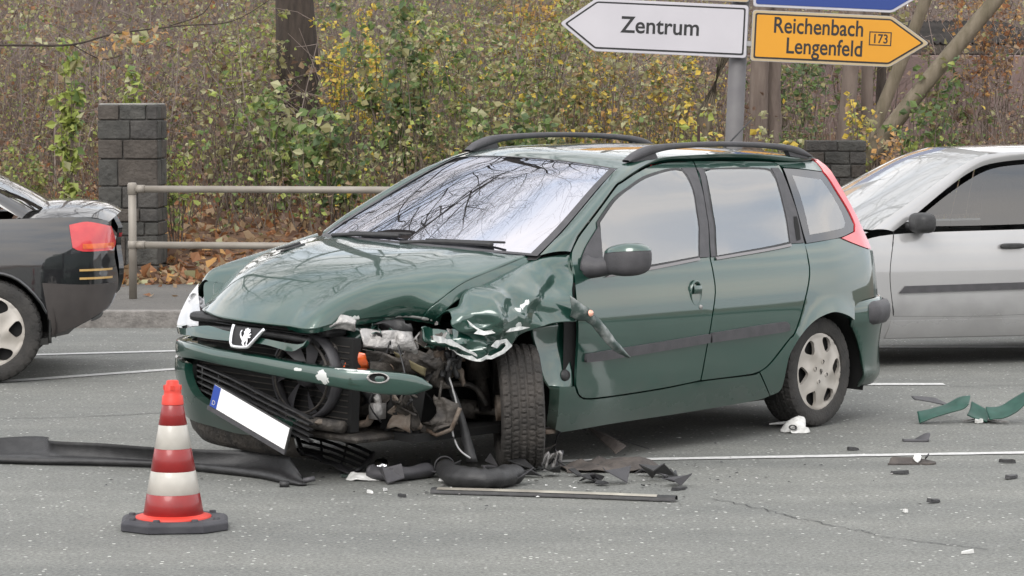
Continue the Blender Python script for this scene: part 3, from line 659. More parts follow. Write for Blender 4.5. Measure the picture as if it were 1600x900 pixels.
TB = {
 'front_door': [(-1.78,1.433),(-1.679,1.429),(-1.532,1.426),(-1.376,1.411),(-1.216,1.38),(-1.086,1.344),(-0.992,1.31),(-0.662,1.132),(-0.587,1.085),(-0.536,1.046),(-0.507,1.015),(-0.499,0.97),(-0.496,0.926),(-0.488,0.88),(-0.489,0.698),(-0.488,0.671),(-0.483,0.562),(-0.482,0.428),(-0.506,0.385),(-0.566,0.362),(-0.793,0.361),(-1.159,0.372),(-1.432,0.388),(-1.46,0.502),(-1.476,0.57),(-1.505,0.675),(-1.546,0.811),(-1.547,0.897),(-1.547,0.986),(-1.616,1.118),(-1.639,1.19),(-1.679,1.298),(-1.704,1.371)],
 'front_glass': [(-1.452,0.99),(-1.531,1.121),(-1.554,1.192),(-1.593,1.299),(-1.596,1.357),(-1.593,1.388),(-1.566,1.394),(-1.458,1.388),(-1.267,1.359),(-1.112,1.315),(-0.959,1.261),(-0.787,1.164),(-0.749,1.071),(-0.687,0.945),(-1.05,0.962)],
 'front_seal': [(-1.461,0.983),(-1.544,1.12),(-1.566,1.191),(-1.608,1.302),(-1.615,1.365),(-1.615,1.399),(-1.585,1.405),(-1.469,1.399),(-1.266,1.371),(-1.107,1.326),(-0.951,1.272),(-0.766,1.167),(-0.73,1.072),(-0.668,0.928),(-1.045,0.947)],
 'front_pillar': [(-1.461,0.983),(-1.544,1.12),(-1.566,1.191),(-1.608,1.302),(-1.615,1.365),(-1.616,1.405),(-1.732,1.405),(-1.701,1.371),(-1.676,1.298),(-1.637,1.19),(-1.614,1.118),(-1.542,0.983)],
 'front_sail': [(-0.772,1.152),(-0.749,1.071),(-0.684,0.934),(-0.596,0.922),(-0.534,0.963),(-0.605,1.041)],
 'rear_door': [(-1.791,1.433),(-2.012,1.431),(-2.275,1.428),(-2.449,1.421),(-2.474,1.405),(-2.449,1.368),(-2.426,1.263),(-2.421,1.172),(-2.403,1.065),(-2.395,1.021),(-2.377,0.955),(-2.37,0.865),(-2.302,0.725),(-2.22,0.583),(-2.167,0.547),(-2.075,0.481),(-1.996,0.427),(-1.929,0.402),(-1.863,0.391),(-1.443,0.387),(-1.47,0.502),(-1.486,0.57),(-1.515,0.675),(-1.556,0.811),(-1.557,0.897),(-1.557,0.986),(-1.627,1.118),(-1.65,1.19),(-1.69,1.298),(-1.714,1.371)],
 'rear_glass': [(-1.605,0.987),(-1.673,1.117),(-1.694,1.189),(-1.734,1.297),(-1.776,1.384),(-1.802,1.393),(-2.128,1.393),(-2.295,1.388),(-2.334,1.379),(-2.337,1.341),(-2.309,1.235),(-2.287,1.137),(-2.25,1.033),(-2.049,1.016)],
 'rear_seal': [(-1.585,0.98),(-1.655,1.117),(-1.676,1.189),(-1.715,1.297),(-1.784,1.4),(-2.145,1.402),(-2.319,1.397),(-2.362,1.388),(-2.355,1.344),(-2.325,1.236),(-2.302,1.138),(-2.26,1.025),(-2.042,1.007)],
 'rear_pillar_front': [(-1.555,0.983),(-1.621,1.118),(-1.644,1.19),(-1.684,1.298),(-1.74,1.405),(-1.789,1.403),(-1.715,1.297),(-1.676,1.189),(-1.655,1.117),(-1.587,0.983)],
 'rear_pillar': [(-2.26,1.025),(-2.302,1.138),(-2.325,1.236),(-2.355,1.344),(-2.37,1.397),(-2.439,1.396),(-2.438,1.365),(-2.421,1.263),(-2.415,1.172),(-2.396,1.065),(-2.388,1.024)],
 'rear_pull': [(-2.369,1.155),(-2.398,1.155),(-2.386,1.097),(-2.362,1.041),(-2.323,1.036),(-2.345,1.099)],
 'quarter_glass': [(-2.486,1.392),(-2.648,1.384),(-2.839,1.368),(-2.86,1.342),(-2.887,1.266),(-2.938,1.169),(-2.956,1.099),(-2.928,1.064),(-2.762,1.039),(-2.537,1.026),(-2.416,1.02),(-2.427,1.115),(-2.442,1.24),(-2.463,1.342)],
 'quarter_clear': [(-2.523,1.357),(-2.786,1.33),(-2.826,1.254),(-2.861,1.172),(-2.864,1.108),(-2.833,1.085),(-2.474,1.06),(-2.505,1.21)],
 'tail_light': [(-2.76,1.036),(-2.929,1.061),(-2.963,1.099),(-2.945,1.169),(-2.895,1.266),(-2.867,1.341),(-2.848,1.37),(-2.862,1.403),(-2.884,1.435),(-2.926,1.43),(-2.929,1.411),(-2.944,1.321),(-2.982,1.221),(-3.039,1.107),(-3.066,1.023),(-3.073,0.965),(-2.984,0.978),(-2.839,1.013)],
 'arch_line': [(-2.144,0.306),(-2.156,0.391),(-2.179,0.462),(-2.239,0.533),(-2.313,0.594),(-2.401,0.638),(-2.51,0.659),(-2.591,0.658),(-2.703,0.626),(-2.759,0.602),(-2.8,0.572),(-2.871,0.5),(-2.886,0.425),(-2.882,0.357),(-2.863,0.3)],
 'quarter': [(-2.394,1.016),(-2.534,1.023),(-2.757,1.033),(-2.836,1.009),(-2.981,0.974),(-3.081,0.958),(-4.284,0.811),(-4.299,0.737),(-4.299,0.663),(-3.119,0.723),(-2.942,0.715),(-2.844,0.704),(-2.786,0.677),(-2.759,0.602),(-2.703,0.626),(-2.591,0.658),(-2.51,0.659),(-2.401,0.638),(-2.313,0.594),(-2.239,0.533),(-2.179,0.462),(-2.156,0.391),(-2.144,0.306),(-2.116,0.281),(-2.052,0.269),(-1.933,0.397),(-2.002,0.422),(-2.084,0.475),(-2.176,0.543),(-2.231,0.579),(-2.312,0.721),(-2.381,0.861),(-2.388,0.954)],
 'cant_rear': [(-2.488,1.408),(-2.466,1.423),(-2.283,1.431),(-2.33,1.445),(-2.643,1.439),(-2.873,1.432),(-2.855,1.4),(-2.843,1.371),(-2.653,1.387),(-2.503,1.395)],
 'sill': [(-0.347,0.428),(-0.47,0.423),(-0.497,0.382),(-0.567,0.356),(-0.794,0.355),(-1.16,0.366),(-1.433,0.381),(-1.864,0.384),(-1.928,0.393),(-2.047,0.266),(-2.117,0.276),(-2.06,0.262),(-1.978,0.257),(-1.843,0.25),(-1.32,0.234),(-0.825,0.226),(-0.42,0.212),(-0.372,0.228),(-0.37,0.322)],
 'mould_front': [(-0.536,0.571),(-0.895,0.587),(-1.484,0.612),(-1.481,0.569),(-0.898,0.543),(-0.556,0.532),(-0.532,0.547)],
 'mould_rear': [(-1.499,0.615),(-1.873,0.631),(-2.127,0.638),(-2.156,0.622),(-2.152,0.6),(-2.118,0.588),(-1.497,0.569)],
 'handle': [(-1.391,0.814)],
 'lock': [(-1.425,0.745)],
 'bumper_front': [(-2.785,0.67),(-2.844,0.697),(-2.942,0.708),(-3.108,0.717)],
 'beam_top': [(-0.669,0.568),(-0.394,0.58),(-0.194,0.571),(0.009,0.57),(0.252,0.559),(0.494,0.551),(0.615,0.551),(0.786,0.543),(0.89,0.528),(0.956,0.489)],
 'beam_bot': [(-0.6,0.492),(-0.333,0.507),(-0.147,0.5),(0.014,0.493),(0.254,0.482),(0.497,0.467),(0.619,0.456),(0.732,0.446),(0.847,0.444),(0.957,0.469)],
 'grille_bar': [(-0.412,0.651),(-0.286,0.669),(-0.167,0.661),(-0.09,0.658),(0.094,0.649),(0.307,0.64),(0.349,0.663),(0.34,0.637),(0.318,0.624),(0.262,0.605),(0.117,0.623),(-0.081,0.619),(-0.256,0.614),(-0.394,0.612),(-0.531,0.61),(-0.599,0.641)],
 'low_bumper': [(-0.557,0.473),(-0.449,0.48),(-0.436,0.425),(-0.394,0.352),(-0.293,0.31),(-0.168,0.28),(-0.008,0.277),(0.158,0.298),(0.27,0.287),(0.246,0.24),(0.105,0.205),(-0.101,0.195),(-0.302,0.208),(-0.563,0.203),(-0.604,0.321)],
 'shield': [(-0.08,0.688),(-0.075,0.613),(-0.052,0.599),(0.021,0.603),(0.048,0.617),(0.114,0.691)],
 'headlight': [[(0.399,-0.72,0.802),(0.386,-0.755,0.787),(0.385,-0.79,0.756)],[(0.454,-0.65,0.713),(0.448,-0.725,0.695),(0.441,-0.79,0.676)],[(0.473,-0.61,0.645),(0.478,-0.7,0.625),(0.468,-0.785,0.62)],[(0.484,-0.61,0.6),(0.486,-0.69,0.593),(0.468,-0.775,0.597)]],
 'fender': [[(-0.536,0.765,1.021),(-0.422,0.74,1.015),(-0.334,0.7,0.988),(-0.18,0.69,0.943),(-0.029,0.68,0.896),(0.1,0.68,0.852),(0.187,0.66,0.777)],[(-0.507,0.8,0.948),(-0.366,0.805,0.956),(-0.25,0.785,0.924),(-0.076,0.8,0.892),(0.065,0.81,0.847),(0.149,0.79,0.798),(0.236,0.74,0.741)],[(-0.431,0.88,0.883),(-0.343,0.835,0.883),(-0.187,0.86,0.854),(-0.062,0.835,0.814),(0.079,0.855,0.78),(0.138,0.81,0.736),(0.221,0.77,0.711)],[(-0.404,0.92,0.823),(-0.286,0.9,0.821),(-0.198,0.865,0.793),(-0.054,0.87,0.771),(0.04,0.85,0.737),(0.125,0.83,0.705),(0.175,0.78,0.678)],[(-0.392,0.945,0.734),(-0.326,0.92,0.733),(-0.258,0.89,0.725),(-0.177,0.875,0.71),(-0.09,0.855,0.681),(-0.031,0.82,0.626),(0.086,0.79,0.59)]],
 'fender_strip': [[(-0.33,0.93,0.856),(-0.376,0.95,0.827),(-0.447,0.97,0.781),(-0.527,0.985,0.707),(-0.609,0.99,0.638),(-0.692,1.0,0.562)],[(-0.348,0.92,0.761),(-0.387,0.945,0.743),(-0.43,0.96,0.734),(-0.508,0.975,0.666),(-0.589,0.985,0.6),(-0.687,1.0,0.559)]],
 'right_fender': [[(-0.43,-0.8,1.015),(-0.302,-0.81,0.985),(-0.167,-0.82,0.951),(0.014,-0.825,0.915),(0.168,-0.82,0.886),(0.279,-0.8,0.861),(0.348,-0.77,0.82)]],
 'plate': [[(0.83,-0.171,0.424),(0.83,0.322,0.276)],[(0.83,-0.208,0.304),(0.83,0.256,0.146)]],
 'slats': [[(0.76,-0.381,0.48),(0.79,-0.13,0.443),(0.79,0.138,0.373),(0.77,0.353,0.312)],[(0.75,-0.391,0.452),(0.79,-0.129,0.414),(0.79,0.139,0.347),(0.77,0.354,0.286)],[(0.74,-0.401,0.424),(0.79,-0.128,0.385),(0.79,0.14,0.321),(0.77,0.355,0.261)],[(0.73,-0.41,0.396),(0.79,-0.127,0.356),(0.79,0.141,0.296),(0.77,0.356,0.235)],[(0.72,-0.42,0.367),(0.79,-0.126,0.327),(0.79,0.142,0.27),(0.77,0.356,0.21)]],
 'lamp_bar': [[(0.508,0.4,0.685),(0.407,0.47,0.674),(0.302,0.56,0.668)],[(0.501,0.41,0.656),(0.419,0.49,0.639),(0.302,0.57,0.617)],[(0.469,0.4,0.631),(0.373,0.48,0.607),(0.279,0.55,0.59)]],
 'torn_panel': [[(0.296,0.58,0.712),(0.19,0.62,0.699),(0.168,0.7,0.716),(0.102,0.78,0.697),(-0.04,0.82,0.704)],[(0.283,0.62,0.663),(0.234,0.7,0.656),(0.182,0.76,0.665),(0.088,0.8,0.652),(-0.041,0.84,0.671)],[(0.231,0.66,0.612),(0.177,0.72,0.603),(0.114,0.78,0.582),(0.019,0.8,0.598),(-0.068,0.83,0.639)]],
 'torn_low': [[(0.539,0.44,0.618),(0.436,0.5,0.609),(0.29,0.56,0.595),(0.185,0.62,0.582)],[(0.496,0.46,0.558),(0.428,0.54,0.573),(0.288,0.58,0.539),(0.161,0.64,0.519)],[(0.431,0.46,0.499),(0.304,0.5,0.474),(0.207,0.56,0.462),(0.091,0.6,0.446)]],
 'orange_lamp': [[(0.562,0.36,0.518),(0.546,0.37,0.569),(0.513,0.4,0.605)],[(0.522,0.38,0.517),(0.522,0.41,0.566),(0.503,0.43,0.601)],[(0.43,0.42,0.509),(0.481,0.45,0.556),(0.499,0.45,0.597)]],
 'bracket': [[(0.386,0.52,0.603),(0.332,0.56,0.574),(0.254,0.6,0.53)],[(0.353,0.51,0.565),(0.31,0.55,0.532),(0.254,0.59,0.491)]],
 'cross': [[(0.627,0.3,0.295),(0.524,0.36,0.279),(0.442,0.42,0.29),(0.425,0.43,0.319)],[(0.626,0.3,0.269),(0.523,0.36,0.256),(0.445,0.42,0.262),(0.415,0.43,0.292)]],
 'wire': [[(0.137,0.62,0.495),(0.122,0.64,0.424),(0.114,0.66,0.338),(0.156,0.67,0.261),(0.142,0.7,0.17),(0.103,0.74,0.125)]],
 'strap_': [[(0.16,0.6,0.524),(0.098,0.62,0.405),(0.076,0.66,0.277),(0.066,0.72,0.102)]],
 'clump': [[(0.131,0.62,0.553)]],
 'fanc': [[(0.6,0.179,0.482)]],
 'lip_plastic': [[(0.696,0.3,0.709),(0.654,0.33,0.729),(0.604,0.36,0.746),(0.543,0.4,0.735)],[(0.693,0.31,0.698),(0.657,0.345,0.713),(0.607,0.375,0.725),(0.539,0.405,0.718)],[(0.665,0.31,0.688),(0.635,0.34,0.695),(0.593,0.37,0.704),(0.538,0.4,0.703)]],
 'bare1': [[(0.225,0.8,0.762),(0.184,0.82,0.728),(0.156,0.84,0.712),(0.095,0.86,0.721),(0.014,0.87,0.72),(-0.044,0.88,0.727),(-0.11,0.885,0.718),(-0.045,0.88,0.709),(0.013,0.87,0.703),(0.09,0.86,0.703),(0.167,0.85,0.695),(0.211,0.83,0.703),(0.186,0.83,0.717),(0.216,0.81,0.74)]],
 'bare2': [[(0.438,0.79,0.705),(0.379,0.79,0.696),(0.345,0.79,0.681),(0.319,0.79,0.681),(0.258,0.79,0.652),(0.214,0.79,0.632),(0.157,0.79,0.612),(0.108,0.79,0.58),(0.17,0.79,0.604),(0.24,0.79,0.628),(0.27,0.79,0.641),(0.322,0.79,0.653),(0.357,0.79,0.666),(0.403,0.79,0.669),(0.433,0.79,0.685)]],
 'bare3': [[(0.186,0.85,0.59),(0.143,0.85,0.605),(0.112,0.85,0.6),(0.037,0.85,0.621),(0.013,0.85,0.64),(0.023,0.85,0.652),(-0.018,0.85,0.667),(-0.027,0.85,0.635),(0.025,0.85,0.606),(0.107,0.85,0.585)]],
 'bare4': [[(0.114,0.85,0.643),(0.081,0.85,0.667),(0.006,0.85,0.672),(-0.008,0.85,0.659),(0.049,0.85,0.651),(0.075,0.85,0.632)]],
 'cone': [(-1.341,11.338,0.0)],
 'strip_far': [(-2.527,13.462,0.1),(-2.308,13.59,0.1),(-2.201,13.564,0.1),(-2.158,13.411,0.1),(-1.904,13.311,0.1),(-1.648,13.163,0.1),(-1.373,13.066,0.1),(-1.164,13.018,0.1),(-1.04,12.924,0.1),(-0.947,12.648,0.1),(-0.881,12.151,0.1)],
 'strip_near': [(-2.515,13.391,0.0),(-2.204,13.32,0.0),(-1.929,13.273,0.0),(-1.621,13.181,0.0),(-1.369,13.022,0.0),(-1.149,12.845,0.0),(-1.02,12.672,0.0),(-0.935,12.588,0.0)],
 'misc': [(-0.699,12.91,0.0),(-0.526,13.067,0.0),(-0.144,12.91,0.0),(0.184,12.084,-0.0),(0.698,12.084,-0.0),(-0.345,12.341,0.0),(0.691,12.103,0.0),(-0.582,12.758,0.0),(0.088,13.135,0.0),(0.397,13.135,0.0),(0.464,12.977,0.0),(0.684,12.483,0.0),(1.428,14.523,0.0),(2.005,14.196,0.0),(1.867,13.32,0.0),(2.459,15.73,0.0),(2.419,15.042,0.0),(2.833,16.063,-0.0),(-0.48,12.26,0.0),(2.224,13.135,0.0),(2.182,12.801,0.0),(1.798,12.084,-0.0),(1.728,10.71,0.0),(-0.229,12.801,0.0),(-0.614,12.361,0.0)],
 'slat_a': [(-1.053,13.749,0.14),(-1.024,13.559,0.125),(-0.998,13.377,0.11),(-0.98,13.286,0.085),(-0.968,13.279,0.05),(-1.043,13.41,0.07)],
 'slat_b': [(-0.639,13.174,0.075),(-0.65,13.104,0.06),(-0.666,13.06,0.045),(-0.681,13.016,0.03),(-0.71,12.958,0.02),(-0.736,12.908,0.012)],
 'pipe': [(-0.63,12.804,0.04),(-0.513,12.743,0.045),(-0.369,12.893,0.04)],
 'duct': [(-0.305,12.885,0.07),(-0.259,12.606,0.06),(-0.168,12.493,0.055),(-0.07,12.514,0.055),(0.011,12.644,0.055)],
 'plate_lean': [(0.024,13.344,0.0),(0.205,13.477,0.08),(0.187,13.524,0.05),(0.105,13.439,0.0)],
 'pts': [(-0.735,12.888,0.0),(-0.63,12.801,0.0),(-0.589,12.91,0.0),(-0.614,12.361,0.0),(-0.583,12.401,-0.0),(-0.271,12.736,0.0),(-0.471,12.24,0.0),(0.731,12.463,0.0),(0.141,13.135,0.0),(0.184,13.297,0.0),(0.219,13.067,0.0),(0.317,13.487,0.0),(0.413,13.682,0.0),(0.455,13.135,0.0),(0.539,13.022,0.0),(0.336,13.067,0.0),(0.595,13.297,0.0),(0.266,13.986,0.0),(1.432,14.635,0.0),(1.452,14.439,0.0),(1.395,14.865,0.0)],
 'rt': [(2.173,15.571,0.08),(2.384,15.431,0.06),(2.147,15.163,0.0),(2.133,15.017,0.05),(2.276,14.989,0.08),(2.402,15.026,0.13),(2.398,15.085,0.09),(2.504,15.047,0.04),(2.437,15.118,0.1),(2.524,15.108,0.04),(2.6,15.022,0.09),(2.679,14.964,0.17),(2.37,15.072,0.0),(2.565,14.953,0.0),(2.521,15.254,0.0)],
 'rt2': [(2.006,14.249,0.0),(1.914,14.037,0.0),(2.101,14.467,0.0),(1.748,13.25,0.0),(1.878,13.439,0.0),(1.975,13.344,0.0),(1.654,13.883,0.0),(2.323,13.391,0.0),(2.241,12.845,0.0),(1.782,12.064,0.0),(1.622,11.782,0.0),(1.701,10.694,0.0),(1.759,12.999,0.0),(1.74,10.71,0.0)],
 'gp1': [[(2.135,15.1,0.051),(2.209,15.1,0.068),(2.294,15.11,0.091),(2.361,15.11,0.128),(2.419,15.11,0.135)],[(2.131,15.05,0.03),(2.208,15.05,0.05),(2.299,15.05,0.073),(2.362,15.05,0.1),(2.403,15.05,0.107)],[(2.136,15.01,0.007),(2.213,15.01,0.037),(2.306,15.01,0.061),(2.367,15.01,0.078),(2.39,15.01,0.101)]],
 'gp2': [[(2.499,15.1,0.078),(2.563,15.1,0.088),(2.625,15.11,0.121),(2.712,15.11,0.169)],[(2.504,15.05,0.05),(2.568,15.05,0.063),(2.635,15.05,0.094),(2.701,15.05,0.141)],[(2.511,15.01,0.024),(2.581,15.01,0.037),(2.648,15.01,0.074),(2.695,15.01,0.115)]],
 'gp3': [[(2.142,15.35,0.106),(2.246,15.36,0.095),(2.373,15.36,0.071)],[(2.152,15.3,0.098),(2.255,15.3,0.074),(2.357,15.3,0.06)]],
 'gp4': [[(2.429,15.15,0.103),(2.47,15.15,0.076),(2.533,15.16,0.041)],[(2.401,15.1,0.068),(2.448,15.1,0.044),(2.506,15.1,0.021)],[(2.381,15.06,0.042),(2.429,15.06,0.022),(2.489,15.06,0.008)]],
 'brk': [[(1.944,14.28,-0.013),(2.004,14.28,0.009),(2.061,14.28,0.028),(2.084,14.28,0.028)],[(1.947,14.23,-0.033),(2.004,14.23,-0.027),(2.042,14.23,-0.011),(2.073,14.23,0.005)]],
 'rfl': [[(1.771,13.38,0.022),(1.831,13.38,0.034),(1.87,13.38,0.028),(1.98,13.38,0.01)],[(1.764,13.35,0.005),(1.827,13.35,0.011),(1.869,13.35,0.005),(1.982,13.35,0.002)],[(1.753,13.33,-0.013),(1.824,13.33,-0.016),(1.866,13.33,-0.016),(1.952,13.33,-0.013)]],
}

# ================================================================== THE CRASHED GREEN ESTATE CAR
# car frame: x forward from the front axle, y to its left, z up
WB = 2.577
PLAN = [(.80, 0), (.795, .2), (.77, .42), (.71, .60), (.585, .745), (.37, .82), (0.0, .85), (-.45, .865), (-1.2, .871), (-2.0, .871), (-2.6, .86), (-2.95, .828), (-3.12, .775), (-3.21, .70), (-3.265, .60), (-3.30, .40), (-3.312, .2), (-3.315, 0)]
INS = [(.0, .10), (.12, .065), (.2, .03), (.3, .012), (.42, 0), (.60, 0), (.75, .01), (.88, .03), (.96, .05), (1.05, .095), (1.15, .142), (1.25, .192), (1.33, .24), (1.38, .278), (1.42, .335), (1.47, .45)]
planf = pch([p[0] for p in PLAN[::-1]], [p[1] for p in PLAN[::-1]]); insf = pch([p[0] for p in INS], [p[1] for p in INS])
def Wd(x, z):
    r = math.hypot(x + WB, z - .30)
    fl = .016 * math.exp(-((r - .365) / .045) ** 2) if z > .22 else 0
    cr_ = -.006 * math.exp(-((z - .735) / .02) ** 2)
    return planf(x) - insf(z) + fl
def sidemap(sgn=1, off=0.): return lambda x, z: (x, sgn * (Wd(x, z) + off), z)
NOSE = spl([(0, -.80), (.37, -.765), (.565, -.695), (.69, -.555), (.765, -.40), (.795, -.2), (.80, 0), (.795, .2), (.77, .42), (.71, .60), (.585, .745), (.37, .82), (0, .85)], 12)
NS = [0.]
for a, b in zip(NOSE[:-1], NOSE[1:]): NS.append(NS[-1] + math.hypot(b[0] - a[0], b[1] - a[1]))
NS = [s - NS[len(NOSE) // 2] for s in NS]
nox = pch(NS, [p[0] for p in NOSE]); noy = pch(NS, [p[1] for p in NOSE]); FZ = pch([0., .2, .35, .45, .6, .66, .72, .80], [.09, .05, .02, 0, 0, .01, .035, .09])
def nosemap(off=0.):
    def f_(s, z):
        tx, ty = nox(s + .01) - nox(s - .01), noy(s + .01) - noy(s - .01); L = math.hypot(tx, ty); i = FZ(z) - (off(s, z) if callable(off) else off)
        return (nox(s) - i * ty / L, noy(s) + i * tx / L, z)
    return f_
# paint: metallic green under clear coat
def paint(name, c, c2, scr=()):
    m = bpy.data.materials.new(name); m.use_nodes = True; nt = m.node_tree; b = nt.nodes['Principled BSDF']; N = nt.nodes.new; Lk = nt.links.new
    b.inputs['Metallic'].default_value = .35; b.inputs['Roughness'].default_value = .38; b.inputs['Coat Weight'].default_value = 1.0; b.inputs['Coat Roughness'].default_value = .035; b.inputs['Coat IOR'].default_value = 1.82
    tcn = N('ShaderNodeTexCoord'); o_ = tcn.outputs['Object']
    n = N('ShaderNodeTexNoise'); n.inputs['Scale'].default_value = 3; n.inputs['Detail'].default_value = 6; Lk(o_, n.inputs['Vector'])
    r = N('ShaderNodeValToRGB'); r.color_ramp.elements[0].position = .3; r.color_ramp.elements[1].position = .75; r.color_ramp.elements[0].color = (*c, 1); r.color_ramp.elements[1].color = (*c2, 1)
    Lk(n.outputs['Fac'], r.inputs[0]); col = r.outputs[0]
    # road film near the sills
    sp = N('ShaderNodeSeparateXYZ'); Lk(o_, sp.inputs[0]); n3 = N('ShaderNodeTexNoise'); n3.inputs['Scale'].default_value = 7; n3.inputs['Detail'].default_value = 7; Lk(o_, n3.inputs['Vector'])
    ad = N('ShaderNodeMath'); ad.operation = 'MULTIPLY_ADD'; ad.inputs[1].default_value = .35; Lk(n3.outputs['Fac'], ad.inputs[0]); Lk(sp.outputs[2], ad.inputs[2])
    mr = N('ShaderNodeMapRange'); mr.inputs[1].default_value = .36; mr.inputs[2].default_value = .62; mr.inputs[3].default_value = .42; mr.inputs[4].default_value = .0; Lk(ad.outputs[0], mr.inputs[0])
    xm = N('ShaderNodeMix'); xm.data_type = 'RGBA'; Lk(mr.outputs[0], xm.inputs[0]); Lk(col, xm.inputs[6]); xm.inputs[7].default_value = (.055, .052, .046, 1); col = xm.outputs[2]
    rm = N('ShaderNodeMapRange'); rm.inputs[1].default_value = 0; rm.inputs[2].default_value = .42; rm.inputs[3].default_value = .035; rm.inputs[4].default_value = .45; Lk(mr.outputs[0], rm.inputs[0]); Lk(rm.outputs[0], b.inputs['Coat Roughness'])
    if scr:
        nn_ = N('ShaderNodeTexNoise'); nn_.inputs['Scale'].default_value = 38; nn_.inputs['Detail'].default_value = 5; Lk(o_, nn_.inputs['Vector']); tot = None
        for (a, e, rad) in scr:
            a, e = Vector(a), Vector(e); L = (e - a).length; u = (e - a).normalized()
            s1 = N('ShaderNodeVectorMath'); s1.operation = 'SUBTRACT'; Lk(o_, s1.inputs[0]); s1.inputs[1].default_value = a
            d1 = N('ShaderNodeVectorMath'); d1.operation = 'DOT_PRODUCT'; Lk(s1.outputs[0], d1.inputs[0]); d1.inputs[1].default_value = u
            cl_ = N('ShaderNodeClamp'); cl_.inputs[1].default_value = 0; cl_.inputs[2].default_value = L; Lk(d1.outputs['Value'], cl_.inputs[0])
            s2 = N('ShaderNodeVectorMath'); s2.operation = 'SCALE'; s2.inputs[0].default_value = u; Lk(cl_.outputs[0], s2.inputs['Scale'])
            di = N('ShaderNodeVectorMath'); di.operation = 'DISTANCE'; Lk(s1.outputs[0], di.inputs[0]); Lk(s2.outputs[0], di.inputs[1])
            q = N('ShaderNodeMath'); q.operation = 'MULTIPLY_ADD'; q.inputs[1].default_value = -1 / rad; q.inputs[2].default_value = 1.0; Lk(di.outputs['Value'], q.inputs[0])
            w_ = N('ShaderNodeMath'); w_.operation = 'ADD'; Lk(q.outputs[0], w_.inputs[0]); Lk(nn_.outputs['Fac'], w_.inputs[1])
            st_ = N('ShaderNodeMath'); st_.operation = 'GREATER_THAN'; st_.inputs[1].default_value = .98; Lk(w_.outputs[0], st_.inputs[0])
            if tot is None: tot = st_.outputs[0]
            else:
                mxn = N('ShaderNodeMath'); mxn.operation = 'MAXIMUM'; Lk(tot, mxn.inputs[0]); Lk(st_.outputs[0], mxn.inputs[1]); tot = mxn.outputs[0]
        x2 = N('ShaderNodeMix'); x2.data_type = 'RGBA'; Lk(tot, x2.inputs[0]); Lk(col, x2.inputs[6]); x2.inputs[7].default_value = (.62, .64, .62, 1); col = x2.outputs[2]
        inv = N('ShaderNodeMath'); inv.operation = 'SUBTRACT'; inv.inputs[0].default_value = 1; Lk(tot, inv.inputs[1]); Lk(inv.outputs[0], b.inputs['Coat Weight'])
    Lk(col, b.inputs['Base Color']); MATS[name] = m; return m
GC, GC2 = (.005, .044, .030), (.0065, .051, .036)
M_green = paint('green metallic paint', GC, GC2)
M_greens = paint('green paint scraped', GC, GC2, [((.30, .44, .742), (.14, .55, .745), .02), ((.62, .345, .71), (.50, .372, .748), .035), ((.13, .80, .715), (-.06, .86, .735), .032), ((-.06, .85, .80), (-.12, .86, .835), .03), ((.05, .79, .60), (-.05, .83, .64), .03), ((-.36, .95, .76), (-.37, .95, .80), .02)])
M_greenb = paint('green bumper paint scraped', GC, GC2, [((.735, .50, .56), (.69, .64, .555), .03), ((.765, .44, .515), (.762, .455, .505), .05), ((.79, .30, .53), (.79, .33, .53), .012)])
M_blackp = mat('black plastic', (.018, .018, .019), .5, (.03, .03, .031), 25, bump=.15, bscale=120)
M_grayp = mat('grey plastic', (.045, .044, .048), .55, (.062, .06, .065), 18, bump=.1, bscale=120)
M_dark = mat('dark cavity', (.008, .008, .008), .9)
M_dirty = mat('dirty metal', (.035, .032, .03), .6, (.085, .075, .065), 14, metal=.4, bump=.5)
M_rusty = mat('rusty metal', (.10, .07, .05), .7, (.22, .19, .16), 12, metal=.3, bump=.6)
M_silver = mat('silver plastic', (.42, .41, .40), .42, (.25, .24, .23), 14, metal=.4, bump=.5)
M_chrome = mat('chrome', (.78, .78, .80), .15, metal=.9)
M_white = mat('white plastic', (.72, .72, .70), .45, (.5, .5, .48), 30)
M_bare = mat('torn bare edge', (.75, .76, .74), .6, (.45, .47, .46), 40)
M_lens = mat('orange lens', (.75, .14, .03), .25, (.55, .08, .02), 20, coat=1.)
M_tail = mat('red tail lens', (.62, .045, .05), .18, (.52, .03, .04), 12, coat=1.)
M_rub = mat('tyre rubber', (.022, .021, .020), .78, (.042, .039, .036), 10, bump=.25, bscale=90)
M_rubd = mat('tyre rubber dusty', (.026, .024, .022), .85, (.052, .046, .041), 7, bump=.3, bscale=60)
M_cover = mat('wheel cover silver', (.50, .47, .43), .45, (.38, .35, .31), 7, metal=.25)
M_glassf = glass_mat('windscreen glass', (.55, .6, .6), 8.0, (.04, .045, .05), .3, (.90, .91, 1.0))
M_glasss = glass_mat('side glass', (.55, .62, .62), 3.4, (.02, .025, .025), .25)
M_band = mat('glass ceramic band', (.03, .03, .033), .12, coat=.6)
M_clear = glass_mat('clear lens', (.95, .96, .97), 2.6, (.9, .91, .93), .45)
M_beltg = mat('belt strip grey', (.20, .19, .195), .35)
M_int = mat('seat fabric', (.03, .032, .036), .9, (.05, .05, .055), 30)

